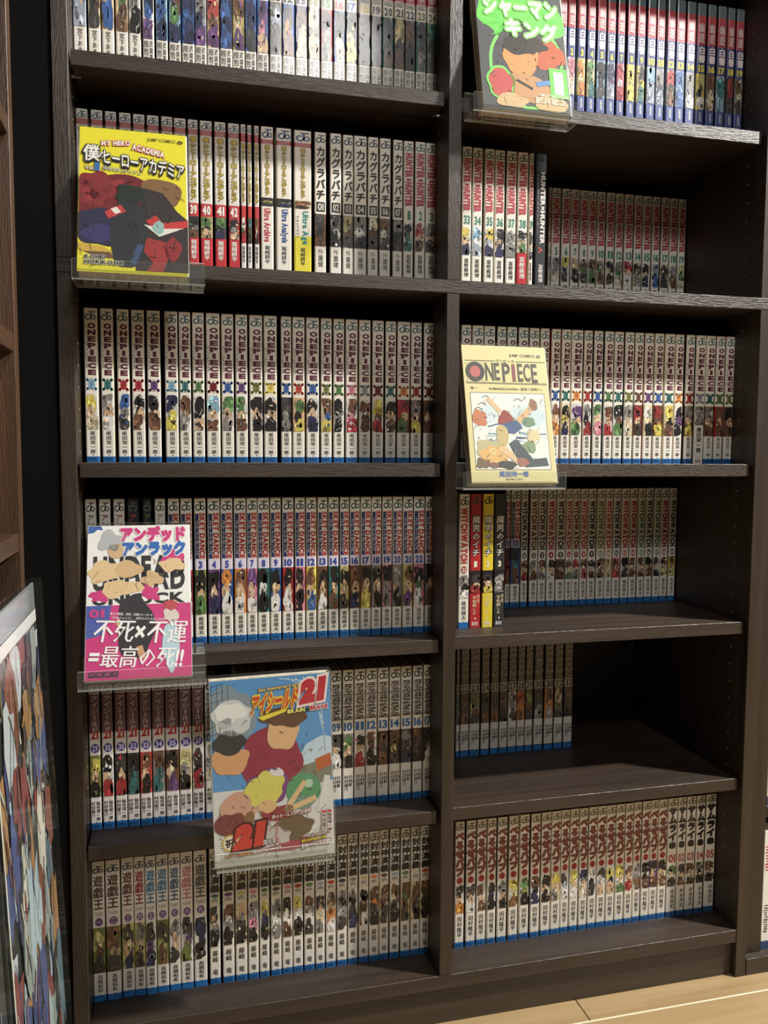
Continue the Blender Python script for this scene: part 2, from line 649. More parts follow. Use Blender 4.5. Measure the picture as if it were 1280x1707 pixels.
def spine_parts(spec, w, h, num, acc):
    """yield (part name, mesh) for every printed part of a spine; alike ones share mesh data"""
    a = w / 2
    for pname, elems in spec['parts']:
        varies = any('{' in str(x) or '@' in str(x) for e in elems for x in e)
        key = (spec['id'], pname, round(w * 2000), (num, acc) if varies else None)
        if key not in _CACHE:
            p = Print()
            wq = round(w * 2000) / 2000 / 2
            for e in elems:
                e = [x.replace('{k}', kanji(int(num)) if num.isdigit() else num).replace('{n}', num)
                     if isinstance(x, str) and x != '@' else (acc if x == '@' else x) for x in e]
                k = e[0]
                if k == 'E':
                    _, t0, t1, c = e
                    p.emblem(0.0, h * (1 - (t0 + t1) / 2), wq * 1.7, h * (t1 - t0), c, 1)
                elif k == 'V':
                    _, s, t0, t1, cx, wf, c, b = e[:8]
                    p.vtext(s, cx * wq, wf * 2 * wq, h * (1 - t0), h * (1 - t1), c, b, 3, *(e[8:9] or [None]), obold=b + 0.065)
                elif k == 'R':
                    _, s, t0, t1, cx, wf, c, b = e[:8]
                    p.line(s, cx * wq - wf * wq, cx * wq + wf * wq, h * (1 - t1), h * (1 - t0), c, b, 3,
                           *(e[8:9] or [None]), rot=True)
                elif k == 'H':
                    _, s, t0, t1, cx, wf, c, b = e[:8]
                    ww = wf * wq * (0.5 if len(s) == 1 else 1)
                    p.line(s, cx * wq - ww, cx * wq + ww, h * (1 - t1), h * (1 - t0), c, b, 3, *(e[8:9] or [None]))
                elif k == 'B':
                    _, t0, t1, x0, x1, c = e
                    p.rect(x0 * wq, x1 * wq, h * (1 - t1), h * (1 - t0), c, 1)
                elif k == 'O':
                    _, t0, t1, cx, wf, c = e
                    p.oval(cx * wq, h * (1 - (t0 + t1) / 2), wf * wq, h * (t1 - t0) / 2, c, 1)
                elif k == 'X':                      # crossed-bones badge
                    _, t0, t1, c = e
                    zc, hh, ww = h * (1 - (t0 + t1) / 2), h * (t1 - t0) / 2, wq * 0.78
                    for s in (-1, 1):
                        p.bar(-ww * 0.85, zc - s * hh * 0.75, ww * 0.85, zc + s * hh * 0.75, 0.0022, c, 1)
                        for q in (-1, 1):
                            p.oval(q * ww * 0.82, zc + s * hh * 0.72, 0.0019, 0.0019, c, 1, 8)
                    p.oval(0, zc, ww * 0.68, hh * 0.72, c, 2, 14)
                elif k == 'S':                      # ragged stripes of a stylised logo
                    _, t0, t1, x0, x1, c, n = e
                    rg = random.Random(7)
                    for i in range(n):
                        zz = h * (1 - (t0 + (t1 - t0) * (i + 0.5) / n))
                        p.bar((x0 + rg.uniform(0, .3)) * wq, zz, (x1 - rg.uniform(0, .3)) * wq, zz + rg.uniform(-.0006, .0006),
                              h * (t1 - t0) / n * rg.uniform(0.4, 0.7), c, 2)
            _CACHE[key] = p.mesh(pname)
        yield pname, _CACHE[key]


def make_book(x, w, y, z, spec, num, code, side, acc, label, group, seed, h=BOOK_H):
    root = empty('comic_book', (x, y, z))
    tag(root, label, 'book', group)
    bands = list(spec.get('bands', []))
    art = spec.get('art')
    if art:
        bands.append((art[0], art[1], code[0]))
    bands = [(b[0], b[1], acc if b[2] == '@' else b[2]) for b in bands]
    bands.sort(key=lambda b: b[1])
    cv = link('cover', cover_mesh(w, h, BOOK_D, spec['base'] if spec['base'] != '@' else acc, bands, side), root)
    link('page_block', PAGE_MESH, root, (0, 0.0008, 0.002), scale=(w - 0.0014, BOOK_D - 0.004, h - 0.004))
    if art:
        link('spine_picture', picture_print(w, h, art[0], art[1], code, seed).mesh('spine_picture'), cv)
    for pname, me in spine_parts(spec, w, h, num, acc):
        link(pname, me, cv)
    return root

# ------------------------------------------------------------------ room
S1L, S1R, S2 = 1.1668, 1.1631, 0.9468
S3L, S3R, S4L, S4R = 0.7262, 0.7257, 0.5065, 0.5091
S5L, S5R, S6 = 0.2861, 0.2878, 0.0700
XLO, XLI, XD, XRI, XRO = -0.4408, -0.4243, 0.0162, 0.4394, 0.4562
DEPTH = 0.300


def structure(o):
    o['kind'] = 'structure'
    return o


# floor: sub-floor with separate laminate boards laid on it
fl = structure(box('floor', (-2.2, -2.6, -0.030), (2.6, 0.40, -0.0045), M_GAP, bev=0))
ROW_W, BOARD_L = 0.150, 0.90
rg = random.Random(5)
for r_ in range(19):
    y1 = 0.1162 - ROW_W * (r_ - 1)
    y0 = y1 - ROW_W
    off = 0.1972 if r_ == 1 else (0.1972 + (0.37 * r_) % BOARD_L)
    x = off - 4 * BOARD_L
    while x < 2.6:
        xa, xb = max(x, -2.2), min(x + BOARD_L, 2.6)
        if xb - xa > 0.02 and y1 <= 0.40:
            b_ = box('floor_board', (xa + 0.0007, y0 + 0.0006, -0.0045), (xb - 0.0007, y1 - 0.0006, 0.0), M_FLOOR, fl, bev=0.0004)
        x += BOARD_L
    if r_ in (1, 2):
        sm = box('floor_seam', (-2.2, y0 - 0.0011, -0.0040), (2.6, y0 + 0.0011, 0.00025), M_SEAM, fl, bev=0)
structure(box('wall_back', (-2.2, 0.306, 0.0), (2.6, 0.40, 2.5), M_WALL, bev=0))
structure(box('wall_left', (-0.90, -2.6, 0.0), (-0.80, 0.305, 2.5), M_WALL, bev=0))
structure(box('gap_shade_1', (-0.52, 0.02, 0.0005), (XLO - 0.001, 0.038, 1.80), simple('gap_shade_black', (16, 15, 14), 0.8)))  # black board added where the gap between bookcases is only shade

# ------------------------------------------------------------------ main bookcase
bc = empty('bookcase', (0.0, 0.0, 0.0))
tag(bc, 'tall dark espresso bookcase with two bays full of comic paperbacks', 'bookcase')
TOP = 1.80
FX0, FX1 = XLO - 0.0, XRO
PANELS = {}
for nm, key, xa, xb, z0_, z1_ in (('side_panel', 'L', XLO, XLI, 0, TOP), ('side_panel', 'R', XRI, XRO, 0, TOP), ('divider', 'D', 0, XD, S6, TOP - 0.018)):
    PANELS[key + 'lo'] = box(nm, (xa, 0, z0_), (xb, DEPTH, S2 - 0.0155), M_WV, bc)
    PANELS[key + 'hi'] = box(nm, (xa, 0, S2), (xb, DEPTH, z1_), M_WV, bc)
box('fixed_shelf', (XLO, -0.0005, S2 - 0.0155), (XRO, DEPTH - 0.008, S2), M_WH, bc)
box('top_board', (XLI, 0, TOP - 0.018), (XRI, DEPTH - 0.008, TOP), M_WH, bc)
box('back_board', (XLI, DEPTH - 0.008, 0.001), (XRI, DEPTH, TOP - 0.018), M_BACK, bc, bev=0)
box('bottom_shelf', (XLI + 0.0004, 0.0005, S6 - 0.0185), (XRI - 0.0004, DEPTH - 0.008, S6), M_WH, bc)
box('kick_plate', (XLI + 0.0004, 0.0090, 0.0005), (XRI - 0.0004, 0.0250, S6 - 0.0185), M_WH, bc)
for side, zs in ((0, (S1L, S3L, S4L, S5L)), (1, (S1R, S3R, S4R, S5R))):
    xa, xb = ((XLI + 0.0022, -0.0042), (XD + 0.0012, XRI - 0.0042))[side]
    for z_ in zs + (1.387,) + (1.600,):
        box('shelf', (xa, 0.006, z_ - 0.0165), (xb, DEPTH - 0.009, z_), M_WH, bc, bev=0.0005)


def pegs(x, n, zlist, ys, name, panel):
    """rows of small steel shelf-peg sockets in a panel, facing n in x"""
    V, F = [], []
    for z_ in zlist:
        for y_ in ys:
            k = len(V)
            for i in range(8):
                t = 2 * math.pi * i / 8
                V.append((x, y_ + 0.0017 * math.cos(t), z_ + 0.0017 * math.sin(t)))
            for i in range(8):
                t = 2 * math.pi * i / 8
                V.append((x + n * 0.0006, y_ + 0.0011 * math.cos(t), z_ + 0.0011 * math.sin(t)))
            F.extend([(k + i, k + (i + 1) % 8, k + 8 + (i + 1) % 8, k + 8 + i) for i in range(8)])
            F.append(tuple(range(k + 8, k + 16)))
    o = link(name, fix_normals(mesh_from(name, V, F, M_SOCK)), panel, -panel.location)
    o['kind'] = 'stuff'


_zh = [0.10 + 0.0245 * i for i in range(50)]
for key, x_, n_, zs in (('L', XLI, 1, (S1L, S3L, S4L, S5L)), ('D', 0.0, -1, (S1L, S3L, S4L, S5L)), ('R', XRI, -1, (S1R, S3R, S4R, S5R))):
    ok = [z_ for z_ in _zh if not any(-0.004 < s_ - z_ < 0.02 for s_ in zs + (S2,))]
    pegs(x_, n_, [z_ for z_ in ok if z_ < S2], (0.036,), 'peg_sockets', PANELS[key + 'lo'])
    pegs(x_, n_, [z_ for z_ in ok if z_ > S2], (0.036,), 'peg_sockets', PANELS[key + 'hi'])
for (px_, pz_) in ((XLI, S1L), (-0.0, S1L), (XLI, S5L), (XRI, S5R)):
    s = 1 if px_ == XLI else -1
    a_, b_ = sorted((px_, px_ + s * 0.010))
    box('shelf_pin', (a_, 0.030, pz_ - 0.0195), (b_, 0.036, pz_ - 0.0166), M_METAL, bc, bev=0.0004)

# ------------------------------------------------------------------ neighbouring bookcase on the right
nb = empty('bookcase', (0.462, 0.0, 0.0))
tag(nb, 'dark bookcase standing against the right side, only its edge in view', 'bookcase')
NX0, NX1 = 0.4572, 1.25
box('side_panel', (NX0, 0.0121, 0.0241), (0.4900, DEPTH, TOP), M_WV, nb)  # thickened into a filler block standing in for a shaded recess
box('side_panel', (NX1 - 0.0165, 0.0, 0.0), (NX1, DEPTH, TOP), M_WV, nb)
box('bottom_shelf', (NX0, 0.0, 0.0), (NX1 - 0.0165, DEPTH - 0.008, 0.0240), M_WH, nb)
box('back_board', (0.4901, DEPTH - 0.0078, 0.0241), (NX1 - 0.0166, DEPTH, TOP), M_BACK, nb, bev=0)
NSH = (0.2394, 0.4600, 0.6800)
for z_ in NSH:
    box('shelf', (0.4903, 0.0125, z_ - 0.0165), (NX1 - 0.018, DEPTH - 0.009, z_), M_WH, nb)

# ------------------------------------------------------------------ walnut bookcase along the left wall
LX = -0.472
lb = empty('bookcase', (LX, -0.068, 0.0))
tag(lb, 'brown walnut bookcase along the left wall, seen edge on', 'bookcase')
LY1, LY0 = -0.050, -1.70
box('side_panel', (LX - 0.30, LY1 - 0.018, 0.0), (LX, LY1, TOP), M_LV, lb)
box('side_panel', (LX - 0.30, LY0, 0.0), (LX, LY0 + 0.018, TOP), M_LV, lb)
box('back_board', (LX - 0.31, LY0, 0.0), (LX - 0.3002, LY1, TOP), M_LV, lb, bev=0)
for z_ in (0.08, 0.254, 0.455, 0.656, 0.8555, 1.066, 1.27, 1.47):
    box('shelf', (LX - 0.30, LY0 + 0.0182, z_ - 0.018), (LX - 0.0015, LY1 - 0.0182, z_), M_LH, lb)

# ------------------------------------------------------------------ spine layouts
W_ = (236, 230, 216)
BLUE = (34, 104, 166)
TEAL = (74, 116, 122)
DOT = ('O', .950, .957, 0.05, .12, 'k')
PUB = ('publisher_lettering', [('H', '集英社', .968, .992, 0, .62, (18, 56, 108), .02)])
SPECS = {
    'op': dict(base=W_, bands=[(.962, 1, BLUE)], art=(.55, .785), parts=[
        ('publisher_emblem', [('E', .018, .078, TEAL)]),
        ('title_lettering', [('V', 'ONEPIECE', .092, .435, .14, .66, (92, 26, 52), .06),
                             ('V', 'ワンピース', .215, .39, -.64, .28, 'd', .02)]),
        ('volume_badge', [('X', .448, .535, '@'), ('V', '{k}', .452, .532, 0, .36, 'k', .03)]),
        ('author_lettering', [('V', '尾田栄一郎', .795, .945, .05, .5, 'k', .02), DOT]), PUB]),
    'opw': dict(base=W_, bands=[], art=(.55, .70), parts=[
        ('publisher_emblem', [('E', .018, .078, TEAL)]),
        ('title_lettering', [('V', 'ONEPIECE', .092, .435, .14, .66, (92, 26, 52), .06),
                             ('V', 'ワンピース', .215, .39, -.64, .28, 'd', .02)]),
        ('volume_badge', [('X', .448, .535, '@'), ('V', '{k}', .452, .532, 0, .36, 'k', .03)]),
        ('author_lettering', [('V', '尾田栄一郎', .715, .915, .05, .6, 'k', .04), DOT, ('H', '集英社', .968, .992, 0, .6, 'd', .02)])]),
    'sket': dict(base=W_, bands=[(.418, .49, (216, 210, 224)), (.955, 1, BLUE)], art=(.49, .80), parts=[
        ('publisher_emblem', [('E', .018, .085, (40, 78, 72))]),
        ('title_lettering', [('B', .105, .415, -.86, -.22, (42, 50, 104)), ('V', 'スケットダンス', .15, .39, -.54, .26, 'w', .02),
                             ('R', 'SKET DANCE', .1, .415, .36, .5, (178, 30, 48), .05)]),
        ('volume_number', [('H', '{n}', .43, .482, 0, .66, (54, 72, 150), .05)]),
        ('author_lettering', [('V', '篠原健太', .815, .94, .05, .52, 'k', .02), DOT]), PUB]),
    'uu': dict(base='@', bands=[(.955, 1, BLUE)], art=(.6, .8), parts=[
        ('publisher_emblem', [('E', .018, .085, (90, 96, 96))]),
        ('title_lettering', [('V', 'アンデッドアンラック', .1, .58, 0, .66, '{c}', .05)]),
        ('author_lettering', [('V', '戸塚慶文', .82, .94, .05, .5, 'e', .02)])]),
    'mha': dict(base=(224, 219, 210), bands=[(.062, .102, (176, 96, 92)), (.565, .655, (186, 50, 54)), (.80, 1, (190, 44, 50))],
                art=(.655, .80), parts=[
        ('publisher_emblem', [('E', .012, .060, (70, 96, 116))]),
        ('title_lettering', [('V', '僕のヒーローアカデミア', .112, .548, 0, .62, (222, 194, 56), .035, 'k')]),
        ('volume_number', [('H', '{n}', .578, .642, 0, .66, 'w', .05, 'R')]),
        ('author_lettering', [('V', '堀越耕平', .815, .955, 0, .6, 'w', .035)])]),
    'mhathin': dict(base=(228, 222, 212), bands=[(.062, .12, (176, 60, 60)), (.56, .64, (190, 50, 54))], art=(.64, .82), parts=[
        ('publisher_emblem', [('E', .012, .055, (70, 96, 116))]),
        ('title_lettering', [('V', '僕のヒーローアカデミア', .13, .548, 0, .7, (222, 194, 56), .035, 'k')]),
        ('author_lettering', [('V', '堀越耕平', .84, .96, 0, .6, 'k', .02)])]),
    'ultra': dict(base=W_, bands=[(.088, .118, (182, 78, 78))], art=(.49, .55), parts=[
        ('publisher_emblem', [('E', .012, .078, (58, 84, 140))]),
        ('title_lettering', [('V', '僕のヒーローアカデミア', .125, .48, 0, .56, (222, 194, 56), .035, 'k'),
                             ('R', '{n}', .565, .80, 0, .55, '@', .05)]),
        ('author_lettering', [('V', '堀越耕平', .825, .955, 0, .42, 'k', .02)])]),
    'ultray': dict(base=W_, bands=[(.088, .118, (182, 78, 78)), (.745, 1, (232, 218, 60))], art=(.49, .55), parts=[
        ('publisher_emblem', [('E', .012, .078, (58, 84, 140))]),
        ('title_lettering', [('V', '僕のヒーローアカデミア', .125, .48, 0, .56, (222, 194, 56), .035, 'k'),
                             ('R', '{n}', .565, .80, .2, .45, '@', .05), ('V', 'ウルトラエイジ', .6, .76, -.6, .22, 'k', .02)]),
        ('author_lettering', [('V', '堀越耕平', .825, .955, 0, .42, 'k', .02)])]),
    'kagura': dict(base=W_, bands=[], art=(.575, .805), parts=[
        ('publisher_emblem', [('E', .015, .075, (52, 70, 96))]),
        ('title_lettering', [('V', 'カグラバチ', .098, .478, .05, .76, 'k', .07)]),
        ('volume_number', [('B', .49, .56, -.7, .8, 'k'), ('H', '{n}', .5, .55, .05, .5, 'w', .02)]),
        ('author_lettering', [('V', '外薗健', .825, .955, .05, .44, 'k', .01)])]),
    'hxh': dict(base=W_, bands=[], art=(.585, .80), parts=[
        ('publisher_emblem', [('E', .015, .075, TEAL)]),
        ('title_lettering', [('R', 'HUNTER×HUNTER', .085, .475, 0, .76, (176, 60, 68), .09)]),
        ('volume_number', [('H', '{n}', .505, .572, .1, .66, (60, 128, 108), .04)]),
        ('author_lettering', [('V', '富樫義博', .825, .965, .05, .5, 'k', .02)])]),
    'hxhred': dict(base=W_, bands=[(.755, 1, (190, 40, 48))], art=(.585, .755), parts=[
        ('publisher_emblem', [('E', .015, .075, TEAL)]),
        ('title_lettering', [('R', 'HUNTER×HUNTER', .085, .475, 0, .76, (176, 60, 68), .09)]),
        ('volume_number', [('H', '{n}', .505, .572, .1, .66, (60, 128, 108), .04)]),
        ('author_lettering', [('V', '富樫義博', .785, .955, .05, .56, 'w', .03)])]),
    'hxhblack': dict(base=(44, 48, 54), bands=[(0, .13, (84, 98, 110))], parts=[
        ('publisher_emblem', [('E', .012, .06, (40, 50, 60))]),
        ('title_lettering', [('R', 'HUNTER×HUNTER', .135, .68, .3, .42, 'w', .04), ('R', 'ハンター×ハンター', .15, .60, -.6, .16, (170, 168, 160), .02)]),
        ('volume_mark', [('R', '∧', .70, .75, 0, .4, 'f', .06)]),
        ('author_lettering', [('V', '富樫義博', .835, .975, .1, .5, 'w', .02)])]),
    'hnk': dict(base=W_, bands=[(.04, .325, (188, 62, 70))], art=(.435, .772), parts=[
        ('title_lettering', [('V', '北斗の拳', .05, .315, 0, .7, (226, 190, 190), .05), ('S', .33, .362, -.8, .8, 'k', 3)]),
        ('volume_number', [('H', '{n}', .374, .428, 0, .72, '@', .05)]),
        ('author_lettering', [('V', '原哲夫', .782, .925, -.36, .42, 'd', .03), ('V', '武論尊', .782, .905, .46, .30, 'd', .02)])]),
    'miya': dict(base=W_, bands=[], art=(.28, .745), parts=[
        ('title_lettering', [('V', '男塾', .04, .26, 0, .7, 'r', .05)]),
        ('author_lettering', [('V', '宮下あきら', .755, .945, 0, .42, 'd', .02)])]),
    'yyh': dict(base=(62, 76, 128), bands=[(0, .1, (92, 112, 120)), (.1, .345, (178, 72, 78)), (.885, 1, (70, 86, 142))],
                art=(.585, .885), parts=[
        ('title_lettering', [('V', '幽遊', .16, .33, 0, .62, (216, 196, 196), .04), ('V', '白書', .355, .495, .1, .78, (240, 226, 230), .06)]),
        ('volume_number', [('H', '{n}', .512, .57, .1, .7, (228, 214, 80), .05)]),
        ('author_lettering', [('V', '冨樫義博', .905, .985, .1, .3, 'w', .02)])]),
    'ww': dict(base=W_, bands=[(.955, 1, BLUE)], art=(.60, .775), parts=[
        ('publisher_emblem', [('E', .015, .085, (90, 96, 92))]),
        ('title_lettering', [('R', 'WITCHWATCH', .1, .515, .0, .72, '@', .085)]),
        ('volume_number', [('O', .535, .592, 0, .6, '@'), ('H', '{n}', .548, .58, 0, .4, 'w', .03)]),
        ('author_lettering', [('V', '篠原健太', .795, .94, .05, .48, 'd', .02), DOT])]),
    'ichi': dict(base='@', bands=[(.57, .60, (30, 28, 30))], art=(.60, .74), parts=[
        ('publisher_emblem', [('E', .015, .075, (60, 60, 56))]),
        ('title_lettering', [('V', '魔男のイチ', .16, .47, .05, .72, (236, 228, 216), .03, 'k')]),
        ('volume_number', [('H', '{n}', .50, .545, 0, .6, (236, 226, 200), .05, 'k')]),
        ('author_lettering', [('V', '宇佐崎しろ', .76, .905, -.1, .42, (230, 214, 170), .02), ('V', '西修', .75, .82, .62, .24, (230, 214, 170), .01),
                              ('O', .925, .938, .05, .16, 'w'), ('H', '集英社', .955, .985, 0, .62, 'w', .03)])]),
    'es': dict(base=(226, 218, 212), bands=[(.062, .33, (104, 72, 78)), (.955, 1, BLUE)], art=(.485, .775), parts=[
        ('publisher_emblem', [('E', .008, .058, (110, 104, 108))]),
        ('title_lettering', [('V', 'アイシールド', .075, .33, .05, .74, (196, 176, 176), .06, (92, 40, 52)), ('H', '21', .315, .375, 0, .7, (176, 44, 48), .06)]),
        ('volume_number', [('O', .405, .468, .05, .78, (60, 48, 132)), ('H', '{n}', .415, .458, .05, .5, (200, 196, 226), .04)]),
        ('author_lettering', [('V', '稲垣理一郎', .805, .94, .46, .38, 'k', .03), ('V', '村田雄介', .805, .915, -.46, .36, 'k', .03), DOT]), PUB]),
    'opm': dict(base=(228, 222, 210), bands=[(.955, 1, BLUE)], art=(.47, .725), parts=[
        ('publisher_emblem', [('E', .015, .085, (40, 60, 60))]),
        ('title_lettering', [('S', .10, .37, -.9, .9, (52, 44, 42), 22), ('V', 'ワンパンマン', .10, .37, 0, .8, 'k', .05)]),
        ('volume_number', [('H', '{n}', .388, .45, 0, .78, (32, 98, 158), .04)]),
        ('author_lettering', [('V', 'ONE', .78, .865, .5, .34, 'k', .03), ('V', '村田雄介', .78, .90, -.3, .4, 'k', .03), DOT]), PUB]),
    'opm_shade': dict(base=(52, 46, 42), bands=[(.385, .46, (190, 184, 172)), (.725, .95, (206, 200, 188)), (.955, 1, BLUE)], art=(.47, .725), parts=[  # striped layout recoloured dark: shelf shade put into its colours
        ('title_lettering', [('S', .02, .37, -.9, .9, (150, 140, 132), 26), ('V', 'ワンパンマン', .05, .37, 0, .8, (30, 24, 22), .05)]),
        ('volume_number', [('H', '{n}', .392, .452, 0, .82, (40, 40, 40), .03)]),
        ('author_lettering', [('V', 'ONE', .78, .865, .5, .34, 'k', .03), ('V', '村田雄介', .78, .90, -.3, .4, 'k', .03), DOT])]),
    'yugi': dict(base=(228, 221, 210), bands=[(.955, 1, BLUE)], art=(.47, .795), parts=[
        ('publisher_emblem', [('E', .03, .085, (60, 84, 104))]),
        ('title_lettering', [('V', '遊戯王', .1, .345, .02, .76, '@', .05), ('H', 'YU-GI-OH!', .36, .385, 0, .62, 'e', .02)]),
        ('volume_number', [('O', .40, .46, .05, .62, (112, 84, 130)), ('V', '{k}', .405, .455, .05, .36, (210, 196, 214), .02)]),
        ('author_lettering', [('V', '高橋和希', .81, .938, .08, .5, 'k', .03), DOT])]),
    'hoshin': dict(base=(230, 224, 212), bands=[(.40, .42, (218, 208, 186)), (.955, 1, BLUE)], art=(.42, .72), parts=[
        ('publisher_emblem', [('E', .012, .075, (84, 92, 96))]),
        ('title_lettering', [('V', '封神演義', .085, .325, .02, .86, 'k', .07)]),
        ('volume_badge', [('O', .332, .362, 0, .72, '@'), ('H', '仙界伝', .366, .396, 0, .6, 'd', .02)]),
        ('author_lettering', [('V', '藤崎 竜', .75, .935, .02, .5, 'k', .03), DOT]), PUB]),
    'beel': dict(base=(230, 223, 209), bands=[(.955, 1, BLUE)], art=(.5, .725), parts=[
        ('publisher_emblem', [('E', .015, .07, (92, 100, 100))]),
        ('title_lettering', [('V', 'べるぜバブ', .082, .432, .0, .86, (118, 50, 40), .12)]),
        ('volume_badge', [('O', .438, .492, 0, .66, (172, 42, 46)), ('V', '{k}', .442, .488, 0, .34, (80, 20, 24), .02)]),
        ('author_lettering', [('V', '田村隆平', .75, .92, .05, .52, 'k', .02), DOT]), PUB]),
    'sam8': dict(base=(226, 220, 208), bands=[(.955, 1, (34, 74, 120))], art=(.56, .74), parts=[
        ('publisher_emblem', [('E', .008, .065, (84, 92, 90))]),
        ('title_lettering', [('V', 'サムライ8', .075, .43, .0, .84, 'k', .09)]),
        ('volume_number', [('H', '{n}', .472, .54, 0, .74, (170, 44, 44), .03)]),
        ('author_lettering', [('V', '岸本斉史', .77, .93, .3, .44, 'k', .03)])]),
    'plain': dict(base='@', bands=[(.93, 1, (50, 70, 110))], parts=[
        ('title_print', [('S', .12, .34, -.7, .7, (196, 70, 82), 9), ('S', .62, .86, -.6, .4, (70, 68, 66), 12)])]),
}
for _k, _s in SPECS.items():
    _s['id'] = _k


def squash(sp, q):
    """shrink a layout towards the top: the shelf edge hides the foot of these spines"""
    def t(e):
        k = e[0]
        e = list(e)
        for i in {'E': (1, 2), 'V': (2, 3), 'R': (2, 3), 'H': (2, 3), 'B': (1, 2), 'O': (1, 2), 'X': (1, 2), 'S': (1, 2)}[k]:
            e[i] = e[i] * q
        return tuple(e)
    sp['bands'] = [(a_ * q, b_ * q if b_ < 0.999 else 1.0, c_) for a_, b_, c_ in sp['bands']]
    if 'art' in sp:
        sp['art'] = (sp['art'][0] * q, sp['art'][1] * q)
    sp['parts'] = [(n_, [t(e) for e in el]) for n_, el in sp['parts']]


for _k in ('mha', 'mhathin', 'ultra', 'ultray', 'kagura', 'hxh', 'hxhred', 'hxhblack'):
    squash(SPECS[_k], 0.945)
squash(SPECS['yyh'], 0.88)

